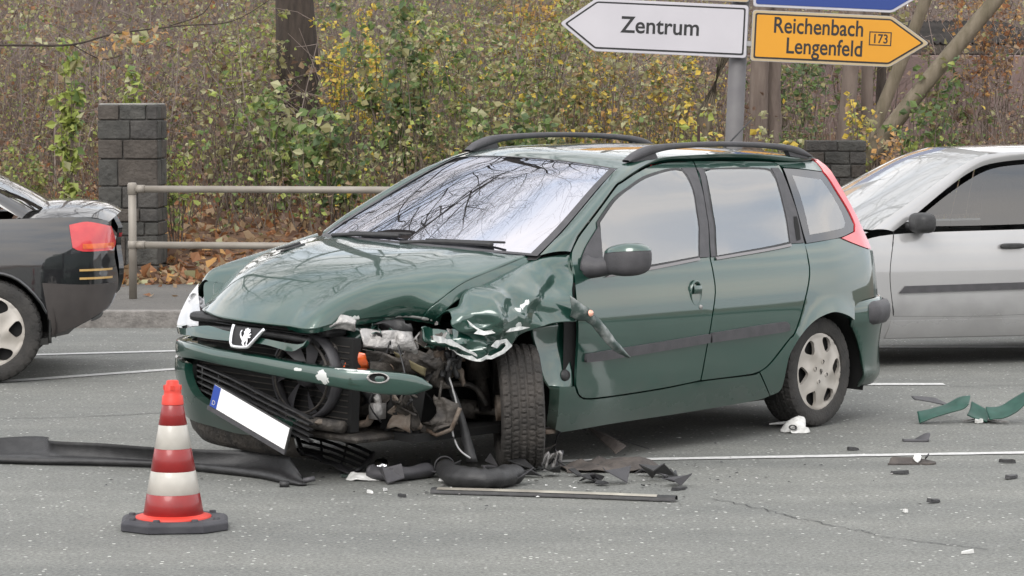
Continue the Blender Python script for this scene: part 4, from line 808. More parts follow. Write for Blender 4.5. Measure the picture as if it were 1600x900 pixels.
car = empty('crashed_car', (-.677, 13.45, 0), math.atan2(-math.cos(R(40.5)), -math.sin(R(40.5))), 'dark green estate car with crushed front left corner in mid road', 'car')
PIV = Vector((-WB, -.74, .285))
MBODY = Matrix.Translation(PIV) @ Matrix.Rotation(-.0065, 4, 'Y') @ Matrix.Rotation(-.038, 4, 'X') @ Matrix.Translation(-PIV)
def body(o): o.parent = car; o.matrix_basis = MBODY; return o
def side_sheet(name, key, m, parent, sgn=1, off=0., rim=.014, g=.06, extra=(), step=.03, pts=None, corner=38):
    return sheet(name, [pts or TB[key]] + [TB[k] for k in extra], sidemap(sgn, off), m, parent, g, rim, (0, sgn, 0), step, True, corner)
# --- inner tub: keeps daylight out of the shut lines
mb = MB()
for sgn in (-1, 1):
    st_ = [(x, sgn * (Wd(x, z) - .03), z) for x in (-.42, -.7, -1.2, -1.7, -2.05) for z in (.24, .4, .7, .95)]
    mb.add(st_, [(a * 4 + b, a * 4 + b + 1, a * 4 + b + 5, a * 4 + b + 4) for a in range(4) for b in range(3)])
mb.box((-2.9, .35, -.62, .62, .20, .235)); mb.box((-.50, -.42, -.78, .70, .22, .98)); mb.box((-2.95, -2.90, -.68, .68, .24, .9))
body(mb.build('inner_shell', M_dark, None, False))
QP = [(-2.394, 1.016), (-2.534, 1.023), (-2.757, 1.033), (-2.836, 1.009), (-2.981, .974), (-3.081, .958), (-3.19, .95), (-3.245, .86), (-3.25, .76), (-3.21, .722), (-3.119, .718), (-2.942, .712), (-2.846, .700), (-2.79, .674), (-2.768, .612), (-2.703, .640), (-2.591, .664), (-2.51, .662), (-2.401, .638), (-2.313, .594), (-2.239, .533), (-2.179, .462), (-2.156, .391), (-2.144, .306), (-2.116, .278), (-2.052, .266), (-1.933, .395), (-2.002, .420), (-2.084, .473), (-2.176, .541), (-2.231, .577), (-2.312, .719), (-2.381, .861), (-2.388, .954)]
SL = [(-.36, .428), (-.47, .423), (-.497, .380), (-.567, .354), (-.794, .353), (-1.16, .364), (-1.433, .379), (-1.864, .382), (-1.924, .391), (-2.045, .264), (-1.978, .254), (-1.843, .246), (-1.32, .232), (-.825, .224), (-.42, .212), (-.372, .228), (-.37, .322)]
def flank(sgn):
    L = sgn > 0
    d = body(side_sheet('front_door', 'front_door', M_green, None, sgn, g=.05))
    side_sheet('window_seal', 'front_seal', M_blackp, d, sgn, .004, .0, extra=('front_glass',), step=.015)
    side_sheet('window_glass', 'front_glass', M_glasss, d, sgn, .0065, .0)
    sheet('belt_strip', [[(-.70, .918), (-.72, .930), (-1.05, .953), (-1.455, .983), (-1.455, .971), (-1.05, .939)]], sidemap(sgn, .010), M_beltg, d, .05, .006, (0, sgn, 0), .03)
    side_sheet('pillar_trim', 'front_pillar', M_grayp, d, sgn, .006, .004)
    side_sheet('mirror_sail', 'front_sail', M_grayp, d, sgn, .009, .006)
    side_sheet('side_moulding', 'mould_front', M_grayp, d, sgn, .016, .016, g=.03, step=.02)
    x, z = TB['handle'][0]; mb = MB()
    M = Matrix.Translation((x, sgn * (Wd(x, z) - .002), z))
    pr = [(.0, .002), (.03, .003), (.052, .004), (.058, .001), (.058, -.004)]
    vv = []; n = 28
    for r_, h in [(.064, -.004), (.064, .006), (.058, .010), (.050, .004), (.042, -.010), (.0, -.018)]:
        for j in range(n): a = 6.2832 * j / n; vv.append(M @ Vector((r_ * .70 * math.cos(a), sgn * h, r_ * math.sin(a))))
    mb.add(vv, [(a * n + j, a * n + (j + 1) % n, (a + 1) * n + (j + 1) % n, (a + 1) * n + j) for a in range(5) for j in range(n)]); mb.build('door_handle', M_green, d)
    mb = MB(); vv = []
    for u in range(9):
        for w in range(7):
            a = -.9 + 1.8 * u / 8; b = (w / 6 - .5); vv.append(M @ Vector((.040 * math.sin(a) , sgn * (.012 + .010 * math.cos(a) * math.cos(b * 2.6)), .004 + b * .040 + .014)))
    mb.add(vv, [(u * 7 + w, u * 7 + w + 1, (u + 1) * 7 + w + 1, (u + 1) * 7 + w) for u in range(8) for w in range(6)]); mb.build('handle_flap', M_green, d)
    x, z = TB['lock'][0]; mb = MB(); mb.lathe([(.0, .004), (.011, .004), (.012, -.004)], 14, Matrix.Translation((x, sgn * Wd(x, z), z)) @ Matrix.Rotation(R(-90) * sgn, 4, 'X')); mb.build('lock', M_silver, d)
    d2 = body(side_sheet('rear_door', 'rear_door', M_green, None, sgn, g=.05))
    side_sheet('window_seal', 'rear_seal', M_blackp, d2, sgn, .004, .0, extra=('rear_glass',), step=.015)
    side_sheet('window_glass', 'rear_glass', M_glasss, d2, sgn, .0065, .0)
    sheet('belt_strip', [[(-1.59, .968), (-1.59, .981), (-2.05, 1.008), (-2.26, 1.025), (-2.26, 1.012), (-2.05, .996)]], sidemap(sgn, .010), M_beltg, d2, .05, .006, (0, sgn, 0), .03)
    side_sheet('pillar_trim', 'rear_pillar_front', M_grayp, d2, sgn, .006, .004)
    side_sheet('pillar_trim', 'rear_pillar', M_grayp, d2, sgn, .006, .004)
    side_sheet('side_moulding', 'mould_rear', M_grayp, d2, sgn, .016, .016, g=.03, step=.02)
    side_sheet('door_pull', 'rear_pull', M_dark, d2, sgn, .0085, .0, g=.03, step=.01)
    q = body(side_sheet('rear_quarter', None, M_green, None, sgn, g=.045, rim=.03, pts=QP, step=.022))
    side_sheet('quarter_glass', 'quarter_glass', M_band, q, sgn, -.001, .004, extra=('quarter_clear',))
    side_sheet('quarter_pane', 'quarter_clear', M_glasss, q, sgn, -.001, .0)
    # arch liner
    mb = MB(); al = [(-WB + .405 * math.cos(a), .30 + .375 * math.sin(a)) for a in [R(-12 + k * 204 / 20) for k in range(21)]]
    rows = [[(x, sgn * yy, z) for x, z in al] for yy in (.50, .70, .80)]; v, f = grid_vf(rows); mb.add(v, f); mb.add([(x, sgn * .50, z) for x, z in al] + [(-WB, sgn * .5, .3)], [(k, k + 1, 21) for k in range(20)]); mb.build('arch_liner', M_dark, q)
    s = body(side_sheet('sill', None, M_green, None, sgn, g=.04, rim=.06, pts=SL))
    tl = body(side_sheet('tail_light', 'tail_light', M_tail, None, sgn, .006, .03, g=.035, step=.02))
    # cant rail over the doors
    ou = [Vector(sidemap(sgn)(x, z)) for x, z in spl([(-.515, 1.04), (-.578, 1.09), (-.655, 1.138), (-.985, 1.316), (-1.08, 1.350), (-1.212, 1.386), (-1.374, 1.417), (-1.532, 1.432), (-1.679, 1.436), (-2.012, 1.438), (-2.275, 1.435), (-2.452, 1.428), (-2.65, 1.420), (-2.86, 1.425)], 5)]
    inn = [Vector((x, sgn * y, z)) for x, y, z in spl([(-.385, .70, 1.022), (-.50, .685, 1.085), (-.60, .668, 1.135), (-.93, .588, 1.305), (-1.05, .556, 1.362), (-1.16, .530, 1.408), (-1.30, .515, 1.438), (-1.48, .515, 1.452), (-1.679, .515, 1.461), (-2.012, .515, 1.468), (-2.275, .515, 1.466), (-2.452, .515, 1.460), (-2.65, .510, 1.452), (-2.86, .50, 1.436)], 5)]
    rows = []
    for k in range(6):
        t = k / 5; rows.append([a.lerp(b, t) + Vector((0, sgn * .010, .010)) * 4 * t * (1 - t) for a, b in zip(ou, inn)])
    rows = [[p + Vector((0, -sgn * .012, -.006)) for p in ou]] + rows
    v, f = grid_vf(rows); cr_ = body(mesh_obj('cant_rail', v, f, M_green))
    cq = body(side_sheet('rear_pillar', None, M_green, None, sgn, 0, .01, pts=[(-2.488, 1.405), (-2.466, 1.422), (-2.65, 1.4185), (-2.855, 1.423), (-2.868, 1.41), (-2.855, 1.395), (-2.843, 1.372), (-2.653, 1.389), (-2.503, 1.397)]))
    # roof rail
    rp = [(-1.235, .515, 1.438), (-1.30, .517, 1.462), (-1.42, .518, 1.492), (-1.58, .518, 1.508), (-1.9, .518, 1.518), (-2.25, .518, 1.514), (-2.52, .518, 1.500), (-2.68, .517, 1.478), (-2.80, .515, 1.448)]
    ww = [.022, .026, .024, .020, .018, .018, .020, .024, .022]; hh = [.006, .020, .022, .016, .014, .014, .016, .020, .006]
    P = spl([(*a, b, c) for a, b, c in zip(rp, ww, hh)], 5); rows = []
    for (x, y, z, w, h) in P: rows.append([(x, sgn * (y + w * math.copysign(abs(math.cos(a)) ** .6, math.cos(a))), z + h * math.copysign(abs(math.sin(a)) ** .6, math.sin(a))) for a in [6.2832 * k / 12 for k in range(12)]])
    v, f = grid_vf(rows, True); rl = body(mesh_obj('roof_rail', v, f, M_grayp))
    for (xa, xb, za, zb) in ((-1.26, -1.47, 1.43, 1.495), (-2.60, -2.78, 1.44, 1.49)):
        tri = [(xa, 1.434), (xb, 1.45), (xb + (.03 if xb > -2 else .06), zb - .005), ((xa + xb) / 2, zb - .018)] if xb > -2 else [(xa, 1.452), (xb, 1.436), ((xa + xb) / 2, 1.478), (xa + .03, 1.492)]
        v = [(x, sgn * .502, z) for x, z in tri] + [(x, sgn * .532, z) for x, z in tri]
        mesh_obj('rail_foot', v, [(0, 1, 2, 3), (7, 6, 5, 4)] + [(i, i + 4, (i + 1) % 4 + 4, (i + 1) % 4) for i in range(4)], M_grayp, rl, False)
    return d
flank(1); flank(-1)
# --- roof, windscreen, tailgate
def crown(ed, n=20, cx=(0, 0), pw=2.4):
    """Rows across the car between +-edge points (x, y, z, bulge x, bulge z)."""
    rows = []
    for (x, y, z, bx_, bz) in ed:
        rows.append([(x + bx_ * (1 - abs(v_) ** pw), y * v_, z + bz * (1 - abs(v_) ** pw)) for v_ in [-1 + 2 * k / n for k in range(n + 1)]])
    return rows
wsE = spl([(-.375, .695, 1.015, .16, .012), (-.60, .662, 1.132, .14, .016), (-.93, .582, 1.300, .105, .026), (-1.05, .552, 1.356, .09, .03), (-1.152, .524, 1.400, .075, .030)], 8)
v, f = grid_vf(crown(wsE)); ws = body(mesh_obj('windscreen', v, f, M_glassf))
# black frit edge of the windscreen
def frit(k0, k1, name):
    rows = crown(wsE, 40); rr_ = []
    for i, r_ in enumerate(rows): rr_.append([Vector(p) + Vector((.004, 0, .004)) for p in r_])
    return rr_
fr_ = frit(0, 0, ''); nr, nc = len(fr_), 41
mb = MB(); v, f = grid_vf(fr_); mb.add(v, [q for q in f if (q[0] % nc) in (0, 39) or (q[0] // nc) < 1 or (q[0] // nc) >= nr - 2]); mb.build('windscreen_seal', M_grayp, ws)
roE = spl([(-1.152, .524, 1.404, .075, .030), (-1.30, .512, 1.436, .06, .034), (-1.48, .512, 1.450, .04, .030), (-2.012, .512, 1.466, .01, .026), (-2.452, .512, 1.458, .0, .024), (-2.86, .497, 1.434, -.03, .026), (-2.97, .48, 1.40, -.04, .03)], 6)
v, f = grid_vf(crown(roE)); rf = body(mesh_obj('roof', v, f, M_green))
mb = MB(); mb.tube([(-2.72, .0, 1.455), (-2.98, .0, 1.62)], [.006, .003], 6); mb.build('aerial', M_blackp, rf)
tgE = spl([(x_, Wd(x_, z_) - .012, z_, b_, 0) for x_, z_, b_ in ((-2.90, 1.43, -.04), (-2.925, 1.36, -.05), (-2.975, 1.221, -.09), (-3.035, 1.107, -.12), (-3.066, .97, -.15), (-3.15, .86, -.12), (-3.17, .72, -.11))], 4)
v, f = grid_vf(crown(tgE, 20)); tg = body(mesh_obj('tailgate', v, f, M_green))
tgG = spl([(-2.96, .42, 1.36, -.045, .0), (-3.02, .50, 1.22, -.085, .0), (-3.085, .56, 1.05, -.12, 0)], 5)
v, f = grid_vf(crown(tgG, 16)); mesh_obj('rear_window', v, f, M_glasss, tg)
# --- rear bumper, wrapped round the tail
BP = [(-2.80, .835), (-2.95, .842), (-3.10, .815), (-3.22, .755), (-3.30, .66), (-3.34, .5), (-3.36, .25), (-3.365, 0)]
bsp = spl(BP, 6); bsp = bsp + [(x, -y) for x, y in bsp[::-1][1:]]
prof = [(.245, -.045), (.30, -.012), (.36, -.018), (.46, -.022), (.555, -.012), (.60, -.004), (.685, -.012), (.712, -.03)]
def wrapx(pr): 
    rows = []
    for z, o_ in pr:
        r_ = []
        for i, (x, y) in enumerate(bsp):
            a = bsp[max(i - 1, 0)]; b = bsp[min(i + 1, len(bsp) - 1)]; t = Vector((b[0] - a[0], b[1] - a[1])).normalized(); n = Vector((-t.y, t.x)) * -1
            n = Vector((t.y, -t.x)); n = n if n.dot(Vector((x + 2.6, y))) > 0 else -n
            zz = z
            r_.append((x + n.x * o_, y + n.y * o_, zz))
        rows.append(r_)
    return rows
rows = wrapx(spl(prof, 3))
# cut back to the wheel arch
def archcut(p):
    x, y, z = p; dx = x + WB; lim = math.sqrt(max(0, .345 ** 2 - (z - .30) ** 2)) if abs(z - .3) < .345 else 0
    if abs(y) > .6 and x > -WB - lim - .01: x = -WB - lim - .01
    return (x, y, z)
rows = [[archcut(p) if x_ in range(0, 9) or x_ > len(r_) - 10 else p for x_, p in enumerate(r_)] for r_ in rows]
v, f = grid_vf(rows); rb = body(mesh_obj('rear_bumper', v, f, M_green)); 
md = rb.modifiers.new('t', 'SOLIDIFY'); md.thickness = .02; md.offset = -1
# grey rub block: starts behind the corner
sp_ = [(.572, -.01), (.578, .012), (.60, .026), (.635, .031), (.668, .026), (.690, .014), (.698, -.012)]
hi_, lo_ = wrapx(sp_), wrapx([(z, -.03) for z, o_ in sp_]); i0 = 5; n_ = len(hi_[0]); rows = []
for rh, rl_ in zip(hi_, lo_):
    r_ = []
    for k in range(i0, n_ - i0):
        fk = min(1, min(k - i0, n_ - i0 - 1 - k) / 3.) ** .5; p = Vector(rl_[k]).lerp(Vector(rh[k]), fk); p.z = .635 + (p.z - .635) * (.55 + .45 * fk); r_.append(p)
    rows.append(r_)
v, f = grid_vf(rows); mesh_obj('rub_block', v, f, M_grayp, rb)
# --- bonnet
def hood_pt(u, vv):
    xc = pch([0, .2, .4, .6, .78, .92, 1], [-.215, .03, .26, .46, .62, .72, .757])(u); zc = pch([0, .2, .4, .6, .78, .92, 1], [1.028, 1.0, .952, .888, .81, .742, .706])(u)
    xe = pch([0, .2, .4, .6, .78, .92, 1], [-.37, -.18, .0, .17, .31, .42, .474])(u); ze = pch([0, .2, .4, .6, .78, .92, 1], [1.012, .982, .938, .875, .80, .74, .706])(u)
    ye = pch([0, .5, 1], [.70, .70, .63])(u); w = 1 - abs(vv) ** 2.3
    return (xe + (xc - xe) * w, ye * vv, ze + (zc - ze) * w + .006 * math.exp(-((abs(vv) - .62) / .10) ** 2) * (1 - u * .5))
us = [0, .17, .34, .51, .68, .85, 1.]
colL = {.5: [(-.27, .33, 1.028), (-.06, .33, 1.0), (.14, .33, .962), (.34, .33, .91), (.52, .33, .85), (.655, .33, .775), (.715, .335, .705)],
        .66: [(-.30, .44, 1.024), (-.12, .44, 1.003), (.05, .435, .968), (.22, .425, .926), (.36, .41, .875), (.465, .385, .805), (.525, .37, .742)],
        .83: [(-.335, .555, 1.017), (-.22, .55, 1.0), (-.075, .545, .972), (.075, .535, .936), (.20, .515, .893), (.275, .48, .832), (.293, .44, .748)],
        .93: [(-.352, .635, 1.013), (-.26, .63, .994), (-.135, .622, .962), (.01, .61, .922), (.12, .59, .876), (.19, .555, .818), (.20, .50, .748)],
        .95: [(-.354, .640, 1.010), (-.263, .634, .989), (-.14, .626, .955), (.006, .613, .914), (.117, .593, .868), (.187, .558, .811), (.195, .505, .746)],
        1.: [(-.365, .665, 1.002), (-.30, .66, .965), (-.19, .65, .922), (-.03, .635, .866), (.09, .615, .825), (.14, .59, .785), (.135, .555, .742)]}
grid = []
for i, u in enumerate(us):
    r_ = [hood_pt(u, vv) for vv in (-1, -.93, -.8, -.62, -.4, -.15, .1, .3)] + [colL[k][i] for k in (.5, .66, .83, .93, .95, 1.)]
    grid.append(r_)
def ridge0(p, f_, o_=0): return .5 - abs(noise.noise(p * f_ + Vector((o_, o_ * 1.7, 0)))) * 2
def dent(p):
    p = Vector(p); n = noise.noise(p * 7) * .006 + noise.noise(p * 17) * .0025
    w = max(0, min(1, (p.y - .15) / .4)) * max(0, min(1, (p.x + .25) / .4)); p.z += n * w * .3 + (facet(p.x, p.y, .16, 4) - .5) * .050 * w * w; return p
hd = body(patch_obj('bonnet', grid, M_greens, None, 6, dent, .012)); hd['label'] = 'green bonnet buckled up at its left front corner'
# torn front lip of the bonnet
mb = MB(); lip = [Vector(dent(p)) for p in spl([grid[-1][k] for k in (7, 8, 9, 10, 11, 12, 13)], 5)]
v = []
for k, p in enumerate(lip): v += [p + Vector((.002, 0, .001)), p + Vector((-.012, 0, -.018 - .010 * noise.noise(p * 30)))]
mb.add(v, [(2 * k, 2 * k + 2, 2 * k + 3, 2 * k + 1) for k in range(len(lip) - 1)]); mb.build('folded_lip', M_green, hd)
for (xx, yy) in ((-.02, -.56), (.03, -.48)):
    p = Vector((xx, yy, .985)); mb = MB(); mb.tube([p + Vector((-.07, -.005, .012)), p + Vector((.09, .0, -.012))], [.010, .005], 8); mb.build('washer_jet', M_blackp, hd)
# --- cowl and wipers
mb = MB(); rows = [[(xx + bx_ * (1 - abs(v_) ** 2.4), v_ * .70, z) for v_ in [-1 + k / 10 for k in range(21)]] for xx, bx_, z in ((-.36, .16, 1.0), (-.395, .16, 1.02), (-.42, .16, 1.0))]
v, f = grid_vf(rows); mb.add(v, f); body(mb.build('cowl', M_blackp, None))
for (a, b, c) in (((-.215, -.02, 1.035), (-.26, .18, 1.052), (-.315, .47, 1.058)), ((-.27, -.52, 1.035), (-.26, -.35, 1.05), (-.235, -.05, 1.065))):
    mb = MB(); mb.tube(spl([a, b, c], 5), .011, 6); w_ = body(mb.build('wiper', M_blackp, None))
    mb = MB(); a_, c_ = Vector(b), Vector(c); mb.tube([a_.lerp(Vector(a), .4) + Vector((-.02, 0, .012)), c_ + Vector((-.03, .05, .012))], .006, 5); mb.build('blade', M_blackp, w_)
# --- left wing, crumpled
def crum(p):
    p = Vector(p); q = p.copy(); w = max(0, min(1, (q.x + .25) / .25)); w2 = max(0, min(1, (q.x + .5) / .10))
    p.y += (facet(q.x + .03, q.z, .15, 3) - .5) * .075 * w2 + (facet(q.x, q.z, .07, 7) - .5) * (.016 * w2 + .034 * w)
    p.z += (facet(q.x, q.z, .08, 5) - .5) * .036 * w
    return p
WG = [[tuple(Vector(p) + Vector((-.01, -.075, -.045 if k else -.01))) for k, p in enumerate(TB['fender'][0])]] + TB['fender']
fw = body(patch_obj('front_wing', WG, M_greens, None, 14, crum, .006)); fw['label'] = 'crumpled left front wing with scraped paint'; sharp(fw, 16)
rows = TB['fender_strip']; g3 = [rows[0], [tuple((Vector(a) + Vector(b)) * .5 + Vector((0, .012, 0))) for a, b in zip(*rows)], rows[1]]
fs = patch_obj('torn_strip', g3, mat('torn green metal', (.05, .075, .068), .45, (.30, .32, .31), 16, metal=.3, lo=.45, hi=.7), fw, 5, lambda p: p + Vector((0, noise.noise(p * 30) * .008, noise.noise(p * 40) * .006)), .005)
rp_ = MB(); rp_.lathe([(.0, .012), (.012, .010), (.016, .0)], 12, Matrix.Translation((-.43, .975, .775)) @ Matrix.Rotation(R(-80), 4, 'X')); rp_.build('side_repeater', mat('repeater lens', (.85, .42, .3), .3, coat=1.), fw)
# right wing: mirrored flank with its top rolled to the bonnet seam
top = spl(TB['right_fender'][0], 4); rows = []
for k in range(25):
    t = k / 24; r_ = []
    for i, p in enumerate(top):
        hx = i / (len(top) - 1); seam_ = Vector(hood_pt(max(0, min(1, .0 + hx * .83)), -1.0)) + Vector((0, -.010, -.008)); low = Vector((p[0] + .02 * hx, -(planf(p[0]) - .0), .60))
        c = [seam_, Vector(p) + Vector((0, .012, .004)), Vector((p[0] + .01 * hx, -(planf(p[0]) + .002), p[2] - .10)), low]
        q = spl(c, 16); r_.append(q[round(t * (len(q) - 1))])
    rows.append(r_)
v, f = grid_vf(rows); rw = body(mesh_obj('front_wing', v, f, M_green)); rw['label'] = 'undamaged right front wing'
# --- headlight on the undamaged side: reflector bowl under a clear lens
HLG = [[tuple(Vector(p) + Vector((-.03, 0, .02))) for p in TB['headlight'][0]]] + TB['headlight']
hl = body(patch_obj('headlight', HLG, M_clear, None, 6, lambda p: p + Vector((.02, -.006, 0))))
patch_obj('reflector', [[tuple(Vector(p) + Vector((-.045, .03, 0))) for p in r_] for r_ in HLG], mat('reflector', (.80, .80, .82), .3, (.5, .5, .52), 14, metal=.2), hl, 6)
for (xx, yy, zz, rr_, mm) in ((.425, -.70, .665, .042, M_chrome), (.42, -.73, .73, .030, M_chrome), (.455, -.645, .635, .022, M_lens)):
    mb = MB(); mb.lathe([(rr_, .03), (rr_ * .95, .0), (rr_ * .55, -.025), (0., -.03)], 18, Matrix.Translation((xx, yy, zz)) @ Matrix.Rotation(R(75), 4, 'Y')); mb.build('lamp_bowl', mm, hl)
gs_ = [[hood_pt(u, -1) for u in (.74, .81, .88, .94, 1.)], [tuple(Vector(HLG[i][0]) + Vector((.0, .01, 0))) for i in range(5)]]
mesh_obj('lamp_surround', *grid_vf([spl([tuple(Vector(p) + Vector((0, 0, -.006))) for p in gs_[0]], 4), spl(gs_[1], 4)]), M_green, hl)
# --- grille bar with badge, bumper beam, lower bumper
gb = body(sheet('grille_bar', [TB['grille_bar'][:13] + [(-.40, .613), (-.62, .60), (-.95, .59), (-.95, .615), (-.62, .63), (-.47, .64)]], nosemap(lambda s, z: .008 - 8 * (z - .63) ** 2), M_green, None, .035, .025, (1, 0, 0), .02))
shp = TB['shield']
bd = sheet('badge', [shp], nosemap(.022), M_sk, gb, .03, .012, (1, 0, 0), .012)
u_ = spl(shp[0:1] + shp[0:2] + shp[2:5] + shp[5:6], 6)
mb = MB(); mb.tube([Vector(nosemap(.026)(s, z)) for s, z in u_], .0085, 6); mb.build('badge_frame', M_chrome, bd)
LION = [(-.28, -1), (-.02, -.98), (.0, -.88), (-.12, -.84), (-.05, -.6), (.12, -.42), (.2, -.65), (.12, -.9), (.42, -.95), (.45, -.84), (.32, -.78), (.42, -.5), (.35, -.2), (.28, .0), (.5, -.12), (.72, -.06), (.78, .04), (.6, .06), (.42, .12), (.62, .2), (.8, .34), (.66, .42), (.5, .34), (.34, .30), (.5, .5), (.62, .66), (.45, .78), (.5, .92), (.25, .86), (.05, 1.0), (-.1, .88), (-.32, .84), (-.26, .68), (-.44, .5), (-.3, .38), (-.38, .1), (-.55, -.1), (-.72, .1), (-.85, .4), (-.7, .62), (-.82, .72), (-.98, .5), (-.98, .15), (-.8, -.15), (-.6, -.35), (-.45, -.5), (-.5, -.75)]
sheet('badge_emblem', [[(.012 + a * .040, .649 + b * .040) for a, b in LION]], nosemap(.027), M_chrome, bd, .02, .0, (1, 0, 0), .004, smooth_in=False)
bts, bbs = TB['beam_top'], TB['beam_bot']
btf = pch([p[0] for p in bts], [p[1] for p in bts]); bbf = pch([p[0] for p in bbs], [p[1] for p in bbs])
rows = []
ss = [-.98 + k * (.955 + .98) / 76 for k in range(77)]
for j in range(11):
    t = j / 10; r_ = []
    for s in ss:
        zt, zb = btf(s), bbf(s); z = zb + (zt - zb) * (.5 - .5 * math.cos(math.pi * t)); e = max(0, min(1, (.957 - s) / .04)) ** .5
        bul = .020 * math.sin(math.pi * t) ** .55 + .006 * noise.noise((s * 6, z * 9, 1)) * max(0, min(1, (s - .3) / .3))
        r_.append(nosemap(bul - .055 * (1 if t in (0, 1) else 0) - .012)(s, z))
    rows.append(r_)
v, f = grid_vf(rows); bm_ = body(mesh_obj('bumper_beam', v, f, M_greenb)); bm_['label'] = 'green bumper strip, scraped and torn free at its left end'
md = bm_.modifiers.new('t', 'SOLIDIFY'); md.thickness = .004
# fog lamp hole in the strip
ho = Vector(nosemap(.012)(.705, .522)); tn = (Vector(nosemap(0)(.72, .52)) - Vector(nosemap(0)(.69, .52))).normalized(); nn = Vector((0, 0, 1)).cross(tn) * -1
mb = MB(); vv = []
for r_, dp in ((1., .004), (.86, .008), (.80, -.004), (0., -.006)):
    for j in range(20): a = 6.2832 * j / 20; vv.append(ho + tn * .050 * r_ * math.cos(a) + Vector((0, 0, .024 * r_ * math.sin(a))) - nn * dp * -1)
mb.add(vv, [(a * 20 + j, a * 20 + (j + 1) % 20, (a + 1) * 20 + (j + 1) % 20, (a + 1) * 20 + j) for a in range(3) for j in range(20)], 0); mb.i = [0] * 40 + [1] * 20; mb.build('fog_lamp_hole', [M_silver, M_dark], bm_)
lb = body(sheet('lower_bumper', [[(-.93, .49), (-.7, .485)] + TB['low_bumper'][1:13] + [(-.6, .215), (-.93, .23)]], nosemap(lambda s, z: .012 * math.sin((z - .2) * 9)), M_green, None, .04, .04, (1, 0, 0), .025))
rows = [[nosemap(o_)(s_, z_ + dz_ * (1 - ((s_ + .2) / .8) ** 2)) for s_ in [-.95 + k * 1.2 / 30 for k in range(31)]] for z_, o_, dz_ in ((.235, -.012, -.03), (.18, -.02, -.035), (.14, -.045, -.03), (.135, -.12, -.03))]
v, f = grid_vf(rows); mesh_obj('valance', v, f, M_dirty, lb)
for i, r_ in enumerate(TB['slats']):
    mb = MB(); p = [Vector(q) + Vector((-.03, 0, 0)) for q in spl(r_, 6)]; v = []
    for q in p: v += [q + Vector((.012, 0, .0035)), q + Vector((.012, 0, -.0035)), q + Vector((-.02, 0, -.002)), q + Vector((-.02, 0, .002))]
    n = len(p); mb.add(v, [(a * 4 + b, a * 4 + (b + 1) % 4, (a + 1) * 4 + (b + 1) % 4, (a + 1) * 4 + b) for a in range(n - 1) for b in range(4)]); body(mb.build('grille_slat', M_blackp, None, False))
for k in range(6):
    a = Vector(TB['slats'][0][0]).lerp(Vector(TB['slats'][0][3]), .05 + k * .15) + Vector((-.02, 0, .0)); b = Vector(TB['slats'][4][0]).lerp(Vector(TB['slats'][4][3]), .05 + k * .15) + Vector((-.02, 0, 0))
    mb = MB(); mb.tube([a, b], .004, 4); body(mb.build('grille_rib', M_blackp, None))
# --- number plate, blank white, hanging askew
pa, pb, pc = (Vector(TB['plate'][0][0]), Vector(TB['plate'][0][1]), Vector(TB['plate'][1][0])); ux = (pb - pa); uy = (pc - pa); L = ux.length; H = uy.length; ux.normalize(); uy = (uy - ux * uy.dot(ux)).normalized(); un = uy.cross(ux)
un = un if un.x > 0 else -un
def pl(a, b, c): return pa + ux * a + uy * b + un * c
def pbox(name, a0, a1, b0, b1, c0, c1, m, parent, bev=0.):
    v = [pl(a, b, c) for c in (c0, c1) for b in (b0, b1) for a in (a0, a1)]; o = mesh_obj(name, v, box_vf(0, 1, 0, 1, 0, 1)[1], m, parent, False)
    if bev: bevel(o, bev)
    return o
npl = body(pbox('number_plate', 0, L, 0, H, -.012, 0, mat('plate holder', (.03, .03, .03), .5), None, .003))
pbox('plate_face', .008, L - .006, .006, H - .018, .0005, .003, mat('plate white', (.86, .86, .86), .4), npl)
pbox('blue_band', .008, .052, .006, H - .018, .0035, .0045, mat('plate blue', (.02, .06, .32), .4), npl)
pbox('plate_holder_lip', -.002, L + .002, H - .016, H + .004, -.002, .006, M_grayp, npl)
o = text_obj('country_letter', 'D', 0, 0, 0, .03, M_sw, npl, 1., 'CENTER'); M3 = Matrix((ux, -uy, un)).transposed().to_4x4(); M3.translation = pl(.03, H - .030, .0056); o.matrix_basis = M3
# --- engine bay: radiator with fan, cross member, dark inner wings
mb = MB(); mb.box((.50, .55, -.58, .42, .24, .66)); rad_ = body(mb.build('radiator', M_dark, None, False))
for k in range(14):
    box('fin', (.551, .556, -.56, .40, .27 + k * .027, .274 + k * .027), M_dirty, rad_)
fc = Vector((.585, .17, .475)); MF = Matrix.Translation(fc) @ Matrix.Rotation(R(90), 4, 'Y')
mb = MB(); mb.lathe([(.185, .03), (.195, .03), (.20, .0), (.20, -.03), (.185, -.03), (.182, 0), (.185, .03)], 36, MF); fan = body(mb.build('fan_shroud', M_grayp, None))
mb = MB(); mb.lathe([(.0, .03), (.045, .025), (.055, .0), (.055, -.03)], 20, MF); mb.build('fan_hub', M_grayp, fan)
for k in range(7):
    a0 = k * 6.2832 / 7; v = []
    for r_ in (.05, .10, .15, .178):
        for s in (-1, 1):
            a = a0 + s * (.20 + .1 * r_) + r_ * 1.6; v.append(MF @ Vector((r_ * math.cos(a), r_ * math.sin(a), s * .014)))
    mesh_obj('fan_blade', v, [(2 * i, 2 * i + 1, 2 * i + 3, 2 * i + 2) for i in range(3)], M_grayp, fan)
mb = MB(); mb.lathe([(.16, .04), (.168, .045), (.168, .03)], 30, MF); mb.build('fan_ring', M_dirty, fan)
body(box('engine_block', (-.15, .40, -.45, .34, .28, .80), M_dirty, None, .05))
body(box('slam_panel', (.46, .60, -.60, .30, .655, .70), M_blackp, None, .02)); body(box('undertray', (-.35, .60, -.55, .50, .20, .235), M_dirty, None, .02))
